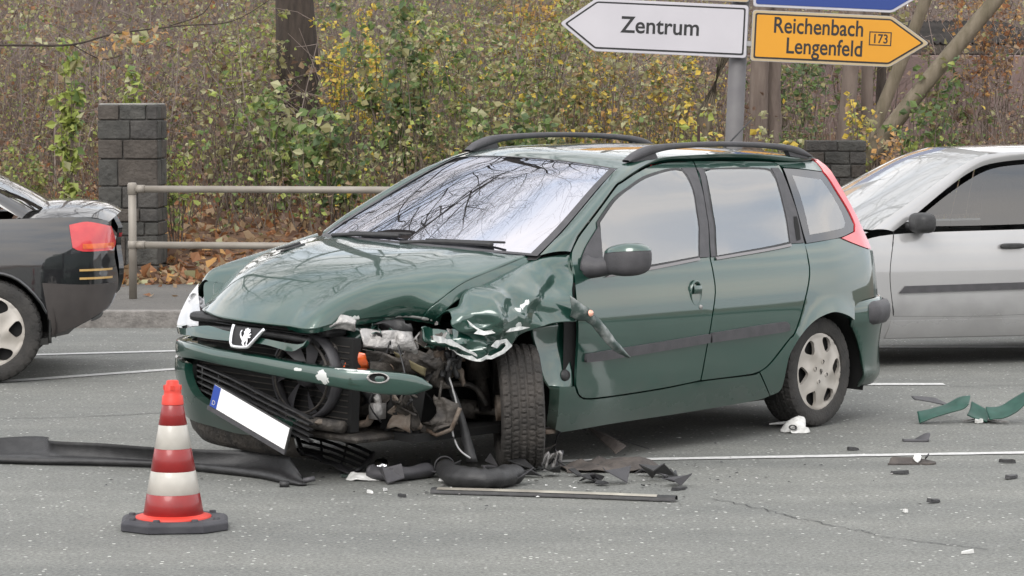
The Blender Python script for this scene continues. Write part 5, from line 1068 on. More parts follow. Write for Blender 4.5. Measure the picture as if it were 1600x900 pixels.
mb = MB(); v = [(.62, -.55, .62), (.66, -.3, .645), (.69, 0, .655), (.66, .26, .645)]; mb.tube(spl(v, 5), .016, 8); body(mb.build('grille_surround', M_blackp, None))
for i in range(3):
    mb = MB(); mb.tube(spl([(.56, -.52, .66 + .012 * i), (.64, -.25, .668 + .012 * i), (.675, 0, .672 + .012 * i), (.65, .24, .668 + .012 * i)], 5), .0035, 5); body(mb.build('upper_grille_bar', M_blackp, None))
g = TB['cross']; patch_obj('cross_member', [[tuple(Vector(p) + Vector((.01, 0, 0))) for p in g[0]], [tuple((Vector(a) + Vector(b)) / 2 + Vector((.035, 0, 0))) for a, b in zip(*g)], g[1]], M_rusty, None, 5, None, .008); body(bpy.data.objects['cross_member'])
mb = MB(); mb.tube([(.60, -.5, .27), (.64, -.1, .275), (.60, .42, .27)], .028, 10); body(mb.build('lower_tie_bar', M_dirty, None))
mb = MB(); mb.tube(spl([(.5, .44, .50), (.44, .46, .42), (.43, .47, .36)], 4), .017, 7); mb.box((.40, .46, .44, .49, .30, .37)); body(mb.build('strut_bracket', M_silver, None))
# --- crushed corner: torn panels, lamp remains, cables
def cr2(a, fr=14):
    def q(p):
        p = Vector(p); cl_ = .9 / fr; return p + Vector((facet(p.y, p.z, cl_, 2) - .5, facet(p.x, p.z, cl_, 9) - .5, facet(p.x + p.y, p.z, cl_, 4) - .5)) * a * 4.2
    return q
body(patch_obj('lamp_remains', TB['lamp_bar'], M_silver, None, 8, cr2(.014, 24), .004))
tp = body(patch_obj('torn_panel', TB['torn_panel'], M_green, None, 7, cr2(.016), .005)); tp['label'] = 'torn green panel hanging over the front wheel'
for key in ('bare1', 'bare2', 'bare3', 'bare4'):
    o = mesh_obj('bare_metal', TB[key][0], [tuple(range(len(TB[key][0])))], M_bare, tp, False); md = o.modifiers.new('t', 'SOLIDIFY'); md.thickness = .003
sharp(tp, 22); mb = MB(); e_ = [Vector(cr2(.016)(p)) for p in spl(TB['torn_panel'][2], 7)]; v = []
for p in e_: k = abs(noise.noise(p * 25)) + .5 * abs(noise.noise(p * 60)); v += [p + Vector((.006, .006, -.003)), p + Vector((.004, .008, .030 * k - .002))]
mb.add(v, [(2 * k, 2 * k + 2, 2 * k + 3, 2 * k + 1) for k in range(len(e_) - 1)]); mb.build('bare_edge', M_bare, tp)
tq = body(patch_obj('crushed_carrier', TB['torn_low'], M_dirty, None, 7, cr2(.022, 18), .005))
body(patch_obj('indicator_lamp', TB['orange_lamp'], M_lens, None, 4, cr2(.004), .004)); body(patch_obj('bent_bracket', TB['bracket'], mat('primer yellow', (.20, .17, .09), .6, (.11, .095, .055), 9), None, 4, cr2(.006), .004))
rr = random.Random(41)
def shard(c, sz, m, seed, parent=None, name='shard'):
    q = random.Random(seed); n = q.randint(5, 8); v = []; ax = rvec(q).normalized(); b = ax.cross(rvec(q)).normalized(); cc = ax.cross(b)
    for k in range(n): a = 6.2832 * k / n; r_ = sz * q.uniform(.45, 1.1); v.append(Vector(c) + b * math.cos(a) * r_ + cc * math.sin(a) * r_ * .7 + ax * q.uniform(-.15, .15) * sz)
    v += [p + ax * .004 for p in v]; f = [tuple(range(n)), tuple(range(2 * n - 1, n - 1, -1))] + [(k, k + n, (k + 1) % n + n, (k + 1) % n) for k in range(n)]
    return mesh_obj(name, v, f, m, parent, False)
for k in range(34):
    t = rr.random(); c = Vector((.52, .38, .64)).lerp(Vector((.12, .66, .62)), t) + Vector((rr.uniform(-.04, .05), rr.uniform(-.03, .03), rr.uniform(-.10, .06)))
    body(shard(c, rr.uniform(.012, .042), rr.choice([M_silver, M_dirty, M_dirty, M_blackp, M_green, M_rusty, M_blackp, M_blackp]), 100 + k, None, 'crushed_fragment'))
for k in range(9):
    c = Vector((.20, .60, .70)).lerp(Vector((.24, .70, .66)), rr.random()) + rvec(rr) * .04; body(shard(c, rr.uniform(.015, .035), rr.choice([M_silver, M_bare, M_dirty]), 170 + k, None, 'crushed_fragment'))
body(patch_obj('bent_lip_plastic', TB['lip_plastic'], M_silver, None, 7, cr2(.012, 28), .003))
for k in range(7):
    t = k / 6; c0 = Vector((.50, .36, .60)).lerp(Vector((.16, .58, .60)), t) + Vector((-.04, -.02, rr.uniform(-.06, .06)))
    g5 = [[c0 + Vector((rr.uniform(-.09, .09), rr.uniform(-.05, .05), .09 - .09 * a + rr.uniform(-.02, .02))) + Vector((-.06, .05, 0)) * (b_ - 1) for b_ in range(3)] for a in range(3)]
    body(patch_obj('crumpled_sheet', g5, [M_dirty, M_green, M_silver, M_blackp, M_dirty, M_green, M_rusty][k], None, 5, cr2(.02, 22), .003))
cc = Vector(TB['clump'][0][0]); mb = MB()
for k in range(11):
    d = rvec(rr) * .055; e_ = rvec(rr) * .055; mb.tube(spl([cc + d + Vector((0, 0, .04)), cc + (d + e_) * .6 + rvec(rr) * .03, cc + e_ + Vector((0, 0, -.05))], 4), .013, 6)
body(mb.build('cable_loom', M_blackp, None))
mb = MB(); mb.tube(spl(TB['wire'][0], 5), .0045, 5); body(mb.build('hanging_wire', mat('pale wire', (.42, .42, .42), .5), None))
mb = MB(); p = [Vector(q) for q in spl(TB['strap_'][0], 5)]; v = []
for i, q in enumerate(p): w_ = .012 + .022 * i / len(p); v += [q + Vector((-.5, .6, 0)) * w_, q - Vector((-.5, .6, 0)) * w_]
mb.add(v, [(2 * k, 2 * k + 2, 2 * k + 3, 2 * k + 1) for k in range(len(p) - 1)]); o = body(mb.build('hanging_strap', M_blackp, None)); md = o.modifiers.new('t', 'SOLIDIFY'); md.thickness = .004
for q in range(5):
    mb = MB(); a = Vector((rr.uniform(.15, .5), rr.uniform(.42, .6), rr.uniform(.5, .66))); mb.tube(spl([a, a + rvec(rr) * .08, a + rvec(rr) * .12 + Vector((0, 0, -.06)), a + rvec(rr) * .15 + Vector((0, 0, -.1))], 5), .004, 5); body(mb.build('loose_cable', M_blackp, None))
# bracket dangling in front of the wheel
bg = Vector((.215, .66, .30)); g = [[bg + Vector((-.0, -.03, .10)), bg + Vector((-.01, .01, .09)), bg + Vector((-.04, .06, .07))], [bg + Vector((.02, -.05, .03)), bg + Vector((.0, .02, .03)), bg + Vector((-.03, .07, .02))], [bg + Vector((.03, -.06, -.05)), bg + Vector((.01, .0, -.06)), bg + Vector((-.02, .05, -.03))]]
body(patch_obj('dangling_bracket', g, M_dirty, None, 5, cr2(.018, 20), .008)); mb = MB(); mb.tube([bg + Vector((.03, -.06, -.05)), bg + Vector((.02, -.01, -.07)), bg + Vector((-.01, .05, -.04)), bg + Vector((-.02, .07, .02)), bg + Vector((-.03, .08, .06))], .011, 6); body(mb.build('bracket_rim', M_rusty, None)); mb = MB(); mb.tube([bg + Vector((0, -.02, .09)), (.19, .63, .47)], .007, 6); body(mb.build('bracket_rod', M_dirty, None))
for k in range(9):
    a = Vector((rr.uniform(.30, .42), rr.uniform(.34, .60), rr.uniform(.26, .48))); mb = MB(); mb.tube(spl([a, a + Vector((rr.uniform(-.04, .04), rr.uniform(-.10, .10), rr.uniform(-.06, .06))), a + Vector((rr.uniform(-.06, .06), rr.uniform(-.16, .16), rr.uniform(-.10, .10)))], 6), rr.choice([.006, .010, .016]), 7); body(mb.build('loose_hose', rr.choice([M_blackp, M_dirty, M_grayp, M_rusty]), None))
for k in range(5):
    c0 = Vector((.36, .36 + .055 * k, .36 + rr.uniform(-.06, .08))); g5 = [[c0 + Vector((rr.uniform(-.03, .03), -.04 + .04 * b_ + rr.uniform(-.01, .01), .07 - .07 * a + rr.uniform(-.02, .02))) for b_ in range(3)] for a in range(3)]
    body(patch_obj('crumpled_sheet', g5, [M_blackp, M_dirty, M_dark, M_rusty, M_dirty][k], None, 5, cr2(.016, 24), .003))
# inner wing, strut, drive shaft, brake
mb = MB(); rows = [[(x, yy, z) for x, z in [(.30, .22), (.26, .45), (.12, .62), (-.10, .70), (-.32, .66), (-.44, .50), (-.46, .24)]] for yy in (.36, .60)]; v, f = grid_vf(rows); mb.add(v, f); mb.add([(x - .05, .36, z) for x, z in [(.30, .22), (.26, .45), (.12, .62), (-.10, .70), (-.32, .66), (-.44, .50), (-.46, .24)]], [(0, 1, 2, 3, 4, 5, 6)]); body(mb.build('wheel_housing', M_dark, None, False))
g = [[(-.47, .80, .72), (-.40, .76, .72), (-.34, .70, .70)], [(-.475, .82, .60), (-.41, .80, .58), (-.34, .74, .55)], [(-.475, .835, .50), (-.41, .82, .48), (-.36, .78, .44)], [(-.475, .845, .43), (-.42, .84, .42), (-.37, .82, .40)]]
jp = body(patch_obj('door_jamb', g, M_green, None, 5, cr2(.006, 10), .004)); mb = MB(); mb.lathe([(.0, .012), (.022, .012), (.03, .0)], 16, Matrix.Translation((-.435, .835, .475)) @ Matrix.Rotation(R(-80), 4, 'X')); mb.build('grommet', M_blackp, jp)
body(box('jamb_cavity', (-.49, -.465, .60, .83, .42, .90), M_dark)); body(box('sill_stub', (-.40, -.33, .74, .82, .205, .225), M_rusty, None, .005))
mb = MB(); mb.tube([(-.20, .56, .30), (-.10, .50, .85)], .030, 10); mb.tube([(-.17, .54, .45), (-.12, .51, .75)], .055, 12); body(mb.build('suspension_strut', M_dirty, None))
mb = MB(); mb.tube([(-.25, .62, .29), (-.12, .30, .30)], .018, 8); mb.tube([(-.20, .50, .295), (-.15, .36, .30)], .045, 10); mb.tube(spl([(.05, .30, .40), (.0, .45, .42), (-.10, .56, .42), (-.16, .60, .33)], 5), .014, 7); body(mb.build('drive_shaft', M_dirty, None))

# --- wheels
def tyre_mesh(rad=.29, w=.19, deep=.0075):
    na, nw = 230, 27; rows = []
    prof = []
    for j in range(nw):
        t = -1 + 2 * j / (nw - 1); prof.append((t, rad - .010 * abs(t) ** 3.5))
    for i in range(na):
        a = 6.28318 * i / na; r_ = []
        # sidewall in
        for (yy, rr_) in ((-.44, .198), (-.49, .205), (-.525, .235), (-.515, .262)): r_.append((yy * w, rr_ * rad / .29))
        for j, (t, rd_) in enumerate(prof):
            col_ = int((t + 1) * 2.5 * .9999); fr_ = (t + 1) * 2.5 - col_
            ph = (i + (3 if col_ % 2 else 0) + int(4 * abs(t))) % 7
            gr = 1 if (fr_ < .14 or fr_ > .86) and abs(t) < .93 else 0
            if ph == 0: gr = 1
            if ph == 3 and .3 < fr_ < .7: gr = .7
            r_.append((t * .47 * w, rd_ - deep * gr))
        for (yy, rr_) in ((.515, .262), (.525, .235), (.49, .205), (.44, .198)): r_.append((yy * w, rr_ * rad / .29))
        rows.append([(q[1] * math.cos(a), q[0], q[1] * math.sin(a)) for q in r_])
    rows.append(rows[0]); return grid_vf(rows)
tv, tf = tyre_mesh()
def wheel(loc, axis_rot, side_, m=None, cover=True, parent=None):
    t = mesh_obj('wheel', tv, tf, m or M_rub, parent or car, False); t.matrix_basis = Matrix.Translation(loc) @ axis_rot @ Matrix.Scale(side_, 4, (0, 1, 0)) 
    sharp(t, 30)
    mb = MB(); mb.lathe([(.205, -.085), (.195, -.08), (.175, -.06), (.170, .03), (.19, .06), (.205, .07)], 36, None, 0, 'y'); mb.build('rim', M_dirty, t)
    mb = MB(); mb.lathe([(.13, -.04), (.13, -.02), (.0, -.02)], 30, None, 0, 'y'); mb.lathe([(.06, -.10), (.06, -.04)], 14, None, 0, 'y'); mb.build('brake_disc', M_rusty, t)
    if cover:
        loops = [[(.203 * math.cos(6.28318 * k / 60), .203 * math.sin(6.28318 * k / 60)) for k in range(60)]]
        for s in range(6):
            a0 = R(52 + 60 * s); sl = []
            for (ra, da) in ((.112, .12), (.135, .30), (.160, .36), (.180, .24), (.187, .02), (.180, -.17), (.160, -.21), (.135, -.13), (.114, .0)): sl.append((ra * math.cos(a0 + da), ra * math.sin(a0 + da)))
            loops.append(spl(sl + sl[:1], 3)[:-1])
        def dome(u, v_):
            r_ = math.hypot(u, v_); a = math.atan2(v_, u)
            return (u, .078 + .020 * math.cos(min(1, r_ / .205) * 1.45) + .006 * math.exp(-((r_ - .196) / .008) ** 2) + .004 * math.cos(6 * a - 2 + r_ * 18) * (1 if .07 < r_ < .19 else 0) * min(1, (r_ - .07) / .03), v_)
        wc = sheet('wheel_cover', loops, dome, M_cover, t, .014, .016, (0, 1, 0), .02, smooth_in=False)
        mb = MB(); mb.lathe([(.20, .055), (.1, .05), (.0, .05)], 30, None, 0, 'y'); mb.build('rim_back', M_dark, wc)
        for s in range(4):
            a0 = R(20 + 90 * s); c = (.054 * math.cos(a0), .054 * math.sin(a0)); y0 = dome(*c)[1]
            mb = MB(); mb.lathe([(.014, y0 - .004), (.014, y0 + .003), (.010, y0 + .004), (.009, y0 - .003), (.0, y0 - .003)], 14, Matrix.Translation((c[0], 0, c[1])), 0, 'y'); mb.i = [0] * 28 + [1] * 28; mb.build('bolt_cap', [M_cover, M_dark], wc)
        o = sheet('cover_emblem', [[(a * .016, b * .016) for a, b in LION]], lambda u, v_: (u, dome(u, v_)[1] + .0015, v_), M_dirty, wc, .02, .0, (0, 1, 0), .004, smooth_in=False)
    return t
I4 = Matrix.Identity(4)
w1 = wheel((-WB, .700, .289), I4, 1)
w2 = wheel((-WB, -.700, .289), I4, -1); w3 = wheel((0, -.715, .289), I4, -1)
# the left front wheel: pushed back and turned hard to the left
hd_car = math.atan2(-math.cos(R(40.5)), -math.sin(R(40.5)))
w4 = wheel((-.245, .715, .289), Matrix.Rotation(math.atan2(-.99, .10) - hd_car, 4, 'Z') @ Matrix.Rotation(R(2), 4, 'X'), 1, M_rubd, True); w4['label'] = 'dusty front wheel turned hard left, tread to the viewer'
# --- mirror
def superell(c, s, n1, n2, M=None, zlo=-1, zhi=1, nu=28, nv=18):
    rows = []; pw = lambda w_, e: math.copysign(abs(w_) ** e, w_)
    for j in range(nv + 1):
        b = -math.pi / 2 + math.pi * j / nv
        zz = pw(math.sin(b), n1)
        r_ = []
        for i in range(nu):
            a = 6.28318 * i / nu; r_.append(Vector((c[0] + s[0] * pw(math.cos(b), n1) * pw(math.cos(a), n2), c[1] + s[1] * pw(math.cos(b), n1) * pw(math.sin(a), n2), c[2] + s[2] * zz)))
        rows.append(r_)
    return rows
for sgn in (1,):
    rows = superell((-.66, sgn * .985, 1.013), (.070, .113, .076), .62, .75)
    def shape(p):
        q = Vector(p); t = (abs(q.y) - 1.0) / .128; q.z += .012 * t - .0; q.x -= .03 * t * t + .02 * t; 
        if t < 0: q.z = 1.005 + (q.z - 1.005) * (1 + .18 * t)
        return q
    rows = [[shape(p) for p in r_] for r_ in rows]; v, f = grid_vf(rows, True)
    o = mesh_obj('wing_mirror', v, f, M_grayp); body(o)
    cap_ = [[Vector(p) + (Vector(p) - Vector((-.66, sgn * 1.0, 1.0))).normalized() * .003 for p in r_] for r_ in rows[11:]]
    v, f = grid_vf(cap_, True); mesh_obj('mirror_cap', v, f, M_green, o)
    mb = MB(); mb.tube(spl([(-.60, sgn * .80, .965), (-.615, sgn * .86, .968), (-.64, sgn * .93, .985)], 4), [.062, .056, .050, .047, .045, .044, .043, .043, .042], 12); mb.build('mirror_arm', M_grayp, o)
# --- cabin
dsh = body(box('dashboard', (-.95, -.42, -.66, .66, .62, 1.0), mat('dash plastic', (.02, .02, .022), .7), None, .06))
mb = MB(); Ms = Matrix.Translation((-1.02, .34, .93)) @ Matrix.Rotation(R(62), 4, 'Y')
mb.lathe([(.185 + .014 * math.cos(a), .014 * math.sin(a)) for a in [6.28318 * k / 8 for k in range(9)]], 30, Ms); mb.tube([Ms @ Vector((-.18, 0, 0)), Ms @ Vector((.18, 0, 0))], .02, 6); body(mb.build('steering_wheel', M_blackp, None))
for (sx, sy, ww_) in ((-1.45, .36, .24), (-1.45, -.36, .24), (-2.35, 0, .58)):
    rows = superell((sx, sy, .50), (.26, ww_, .09), .5, .4); v, f = grid_vf(rows, True); s_ = body(mesh_obj('seat', v, f, M_int))
    rows = superell((0, sy, 0), (.07, ww_, .30), .5, .4); Mb = Matrix.Translation((sx - .26, 0, .80)) @ Matrix.Rotation(R(-18), 4, 'Y'); v, f = grid_vf([[Mb @ p for p in r_] for r_ in rows], True); mesh_obj('backrest', v, f, M_int, s_)
    for yy in ((sy,) if ww_ < .4 else (-.36, .36)):
        rows = superell((sx - .37, yy, 1.17), (.04, .12, .08), .5, .5); v, f = grid_vf(rows, True); mesh_obj('headrest', v, f, M_int, s_)

# ================================================================== OTHER TRAFFIC
def traffic_car(name, label, loc, head, P, side_poly, decks, paint_m, wheel_pts, glass, extras, scale_w=1.0):
    e = empty(name, loc, head, label, 'car')
    pf = pch([p[0] for p in P['plan'][::-1]], [p[1] for p in P['plan'][::-1]]); inf = pch([p[0] for p in P['ins']], [p[1] for p in P['ins']])
    mp2 = lambda sg_, off=0.: (lambda x, z: (x, sg_ * (pf(x) - inf(z) + off), z))
    for sg_ in (1, -1):
        sheet('body_side', [side_poly], mp2(sg_), paint_m, e, .07, .03, (0, sg_, 0), .035)
        for nm, poly, mm, off, rim in glass:
            sheet(nm, [poly], mp2(sg_, off), mm, e, .06, rim, (0, sg_, 0), .025)
    for nm, ed, mm in decks:
        v, f = grid_vf(crown(spl(ed, 5), 18)); mesh_obj(nm, v, f, mm, e)
    for (x, y, s) in wheel_pts:
        for sg_ in (1, -1):
            w_ = wheel((x, sg_ * y, .289 * s), Matrix.Scale(s, 4), sg_, None, True, e)
            mb = MB(); al = [(x + .37 * s * math.cos(a), .31 * s + .37 * s * math.sin(a)) for a in [R(-10 + k * 200 / 16) for k in range(17)]]
            rows = [[(a, sg_ * yy, b) for a, b in al] for yy in (.45, pf(x) - .03)]; v, f = grid_vf(rows); mb.add(v, f); mb.add([(a, sg_ * .45, b) for a, b in al] + [(x, sg_ * .45, .3)], [(k, k + 1, 17) for k in range(16)]); mb.build('arch_liner', M_dark, e)
    mb = MB(); mb.box((P['plan'][-1][0] + .55, P['plan'][0][0] - .25, -.55, .55, .2, .5)); mb.build('floor_pan', M_dark, e, False)
    extras(e, mp2); return e
def arc(cx, r_, z0, a0=200, a1=-20, n=11, cz=.30): return [(cx + r_ * math.cos(R(a0 + (a1 - a0) * k / (n - 1))), max(z0, cz + r_ * math.sin(R(a0 + (a1 - a0) * k / (n - 1))))) for k in range(n)]
M_gtw = glass_mat('traffic windscreen', (.5, .55, .55), 2.2, (.42, .43, .43), .7); M_gts = glass_mat('traffic side glass', (.25, .28, .28), 2.0, (.02, .02, .02), .5)
M_silv = paint('silver metallic paint', (.33, .328, .328), (.37, .368, .368)); M_blk = paint('black metallic paint', (.005, .0055, .007), (.008, .0085, .010))
# --- silver hatchback, only its left side shows
PS = dict(plan=[(.82, 0), (.81, .3), (.74, .55), (.60, .72), (.35, .80), (0, .825), (-1.2, .84), (-2.4, .83), (-2.8, .78), (-3.02, .68), (-3.08, .5), (-3.1, 0)],
          ins=[(.1, .07), (.2, .03), (.33, .012), (.36, .0), (.6, .0), (.72, .008), (.80, .02), (.86, .045), (.95, .09), (1.1, .165), (1.25, .25), (1.32, .30), (1.38, .37)])
side = [(.62, .62), (.30, .70), (-.1, .775), (-.42, .845), (-1.2, .865), (-2.0, .875), (-2.75, .885), (-3.0, .86), (-3.05, .6), (-3.03, .28), (-2.9, .22)] + arc(-2.48, .345, .2, -15, 195)[::1] + [(-2.1, .185), (-.40, .185)] + arc(0, .345, .2, -15, 195) + [(.45, .20), (.66, .24), (.70, .42)]
def ex_s(e, mp2):
    mouldx = [(-.46, .475), (-.5, .52), (-1.6, .535), (-1.605, .49)]
    for sg_ in (1, -1):
        sheet('side_moulding', [mouldx], mp2(sg_, .012), M_grayp, e, .05, .012, (0, sg_, 0), .03); sheet('side_moulding', [[(-1.62, .49), (-1.615, .535), (-2.08, .54), (-2.1, .50)]], mp2(sg_, .012), M_grayp, e, .05, .012, (0, sg_, 0), .03)
        sheet('sill_cover', [[(-.38, .19), (-.42, .30), (-2.06, .30), (-2.1, .19)]], mp2(sg_, .006), M_silv, e, .06, .02, (0, sg_, 0), .03)
        # door outline seam
        for pts in ([(-.44, .86), (-.40, .60), (-.43, .33)], [(-1.56, .875), (-1.57, .6), (-1.56, .33)], [(-.43, .33), (-1.0, .318), (-1.56, .33)]):
            mb = MB(); mb.tube([mp2(sg_, -.001)(x, z) for x, z in spl(pts, 6)], .0035, 4); mb.build('door_seam', M_dark, e)
        h = mp2(sg_, .02)(-1.24, .765); rows = superell(h, (.085, .016, .017), .5, .5); v, f = grid_vf(rows, True); mesh_obj('door_handle', v, f, M_blackp, e)
        rows = superell(mp2(sg_, .11)(-.60, .92), (.07, .11, .065), .6, .7); v, f = grid_vf(rows, True); mesh_obj('wing_mirror', v, f, M_blackp, e)
        mb = MB(); mb.tube([mp2(sg_, -.01)(-.55, .89), mp2(sg_, .06)(-.58, .905)], .03, 8); mb.build('mirror_arm', M_blackp, e)
        for q in ([(-.36, .80, .87), (-.8, .68, 1.12), (-1.22, .555, 1.325)],):
            pass
    # pillars: from the wing root up to the roof edge
        ou = spl([(-.44, .865), (-.60, .96), (-.85, 1.12), (-1.06, 1.235), (-1.25, 1.29), (-1.6, 1.315), (-2.1, 1.315), (-2.5, 1.28), (-2.72, 1.21)], 5)
        inn = spl([(-.30, .765, .875), (-.46, .725, .97), (-.74, .66, 1.13), (-.98, .60, 1.265), (-1.2, .56, 1.345), (-1.6, .55, 1.365), (-2.1, .545, 1.362), (-2.5, .53, 1.33), (-2.74, .52, 1.27)], 5)
        rows = [[Vector(mp2(sg_, 0)(*a)).lerp(Vector((b[0], sg_ * b[1], b[2])), t) + Vector((0, sg_ * .012, .01)) * 4 * t * (1 - t) for a, b in zip(ou, inn)] for t in (0, .25, .5, .75, 1)]
        v, f = grid_vf(rows); mesh_obj('roof_pillar', v, f, M_silv, e)
    box('dashboard', (-1.0, -.45, -.6, .6, .5, .87), M_dark, e, .05)
    for yy in (.36, -.36):
        rows = superell((-1.75, yy, .85), (.08, .24, .34), .5, .4); v, f = grid_vf(rows, True); mesh_obj('seat', v, f, M_int, e)
decks = [('bonnet', [(.66, .60, .61, .12, .02), (.35, .74, .70, .20, .03), (0, .77, .775, .20, .04), (-.28, .76, .86, .18, .035)], M_silv),
         ('windscreen', [(-.30, .76, .875, .16, .015), (-.60, .69, 1.05, .15, .02), (-1.0, .595, 1.27, .11, .03), (-1.21, .555, 1.35, .09, .03)], M_gtw),
         ('roof', [(-1.21, .56, 1.35, .09, .032), (-1.6, .55, 1.365, .04, .03), (-2.1, .545, 1.362, .0, .03), (-2.55, .53, 1.32, -.05, .03), (-2.74, .52, 1.27, -.05, .03)], M_silv),
         ('tailgate', [(-2.74, .54, 1.27, -.06, 0), (-2.95, .66, .95, -.08, 0), (-3.02, .70, .6, -.07, 0), (-3.0, .68, .25, -.08, 0)], M_silv)]
glass_s = [('window_glass', [(-.54, .895), (-.62, .94), (-.86, 1.09), (-1.08, 1.205), (-1.26, 1.26), (-1.55, 1.285), (-1.55, .905), (-1.0, .895)], M_gts, .0, .004),
           ('pillar_trim', [(-1.56, .90), (-1.56, 1.286), (-1.64, 1.29), (-1.66, .905)], M_blackp, .002, .004),
           ('window_glass', [(-1.67, .908), (-1.65, 1.288), (-2.1, 1.285), (-2.4, 1.24), (-2.52, 1.05), (-2.55, .93), (-2.1, .915)], M_gts, .0, .004)]
HS = math.atan2(-.276, -.961)
traffic_car('silver_car', 'silver hatchback passing behind the green estate at right', (1.773, 18.845, 0), HS, PS, side, decks, M_silv, [(0, .75, 1.0), (-2.48, .75, 1.0)], glass_s, ex_s)
# --- dark saloon leaving at the left edge: boot, tail lamp and rear wheel show
PD = dict(plan=[(.85, 0), (.84, .3), (.75, .6), (.5, .8), (0, .86), (-1.3, .88), (-2.4, .875), (-2.9, .85), (-3.2, .79), (-3.36, .68), (-3.42, .5), (-3.44, .2), (-3.445, 0)],
          ins=[(.1, .08), (.2, .045), (.30, .02), (.45, .002), (.62, .0), (.78, .004), (.90, .02), (.98, .045), (1.04, .09), (1.15, .17), (1.3, .27), (1.4, .36)])
side_d = [(.60, .66), (.2, .78), (-.4, .93), (-1.3, .955), (-2.4, .975), (-2.9, .985), (-3.2, .99), (-3.36, .965), (-3.415, .88), (-3.40, .76), (-3.42, .62), (-3.41, .52), (-3.36, .43), (-3.18, .33), (-3.04, .27)] + arc(-2.66, .36, .19, -12, 192) + [(-2.26, .19), (-.42, .19)] + arc(0, .36, .19, -12, 192) + [(.5, .22), (.68, .3), (.70, .5)]
def ex_d(e, mp2):
    for sg_ in (1, -1):
        tl = sheet('tail_light', [[(-3.16, .81), (-3.14, .945), (-3.25, .962), (-3.385, .93), (-3.41, .83), (-3.39, .785), (-3.22, .785)]], mp2(sg_, .006), M_tail, e, .03, .02, (0, sg_, 0), .02)
        sheet('lamp_stripe', [[(-3.22, .80), (-3.22, .83), (-3.40, .83), (-3.40, .80)]], mp2(sg_, .009), M_lens, tl, .03, .002, (0, sg_, 0), .02)
        for zz in (.665, .615): sheet('amber_strip', [[(-3.20, zz), (-3.20, zz + .013), (-3.39, zz + .013), (-3.39, zz)]], mp2(sg_, .006), mat('amber strip', (.50, .32, .12), .3, coat=1.), e, .03, .004, (0, sg_, 0), .02)  # two narrow amber strips, one above the other, on each bumper corner
        sheet('bumper_shell', [[(-3.03, .28), (-2.98, .60), (-3.2, .585), (-3.41, .585), (-3.405, .52), (-3.355, .435), (-3.18, .335)]], mp2(sg_, .008), mat('grey brown bumper', (.035, .030, .028), .6, (.05, .043, .04), 6), e, .05, .02, (0, sg_, 0), .03)
        mb = MB(); mb.tube([mp2(sg_, .0)(x, z) for x, z in spl([(-2.66 + .365 * math.cos(R(a)), .30 + .365 * math.sin(R(a))) for a in (-10, 20, 60, 90, 120, 160, 190)], 4)], .012, 6); mb.build('arch_lip', M_blk, e)
        ou = spl([(-.44, .935), (-.9, 1.15), (-1.3, 1.30), (-1.7, 1.345), (-2.2, 1.29), (-2.6, 1.12), (-2.86, .985)], 5)
        inn = spl([(-.30, .76, .96), (-.75, .67, 1.19), (-1.2, .58, 1.37), (-1.7, .56, 1.41), (-2.2, .57, 1.37), (-2.62, .65, 1.19), (-2.92, .73, 1.03)], 5)
        rows = [[Vector(mp2(sg_, 0)(*a)).lerp(Vector((b[0], sg_ * b[1], b[2])), t) + Vector((0, sg_ * .012, .01)) * 4 * t * (1 - t) for a, b in zip(ou, inn)] for t in (0, .25, .5, .75, 1)]
        v, f = grid_vf(rows); mesh_obj('roof_pillar', v, f, M_blk, e)
    v, f = grid_vf(crown(spl([(-3.25, .50, .34, -.05, 0), (-3.30, .54, .55, -.05, 0), (-3.30, .54, .75, -.05, 0), (-3.31, .54, .95, -.05, .01)], 4), 16)); mesh_obj('tail_panel', v, f, M_blackp, e)
decks_d = [('bonnet', [(.66, .60, .64, .14, .02), (.35, .74, .75, .22, .03), (0, .79, .84, .22, .04), (-.30, .78, .95, .18, .035)], M_blk),
           ('windscreen', [(-.32, .76, .96, .18, .015), (-.75, .67, 1.19, .15, .02), (-1.2, .58, 1.37, .10, .03)], M_glassf),
           ('roof', [(-1.2, .58, 1.37, .10, .032), (-1.7, .56, 1.41, .0, .03), (-2.2, .57, 1.37, -.06, .03)], M_blk),
           ('rear_window', [(-2.2, .575, 1.37, -.08, .03), (-2.62, .655, 1.19, -.10, .02), (-2.92, .735, 1.03, -.10, .012)], M_glasss),
           ('boot_lid', [(x_, y_, z_, bx__, bz_) for x_, y_, z_, bx__, bz_ in ((-2.80, .795, .985, -.02, .06), (-2.95, .79, .987, -.03, .085), (-3.1, .755, .990, -.05, .085), (-3.28, .69, .985, -.05, .07), (-3.37, .60, .955, -.06, .05))], M_blk)]
glass_d = [('window_glass', [(-.6, .955), (-1.0, 1.14), (-1.35, 1.26), (-1.7, 1.30), (-2.15, 1.25), (-2.5, 1.09), (-2.66, .99), (-1.6, .965)], M_glasss, .0, .004)]
HDk = math.atan2(-.10, -.995)
hv = Vector((math.cos(HDk), math.sin(HDk))); lv = Vector((-hv.y, hv.x)); wpos = Vector((-3.14, 17.25))
o_ = wpos - hv * (-2.66) - lv * .80
traffic_car('dark_saloon', 'black saloon with red tail lamp driving off at left edge', (o_.x, o_.y, 0), HDk, PD, side_d, decks_d, M_blk, [(0, .78, 1.08), (-2.66, .78, 1.08)], glass_d, ex_d)

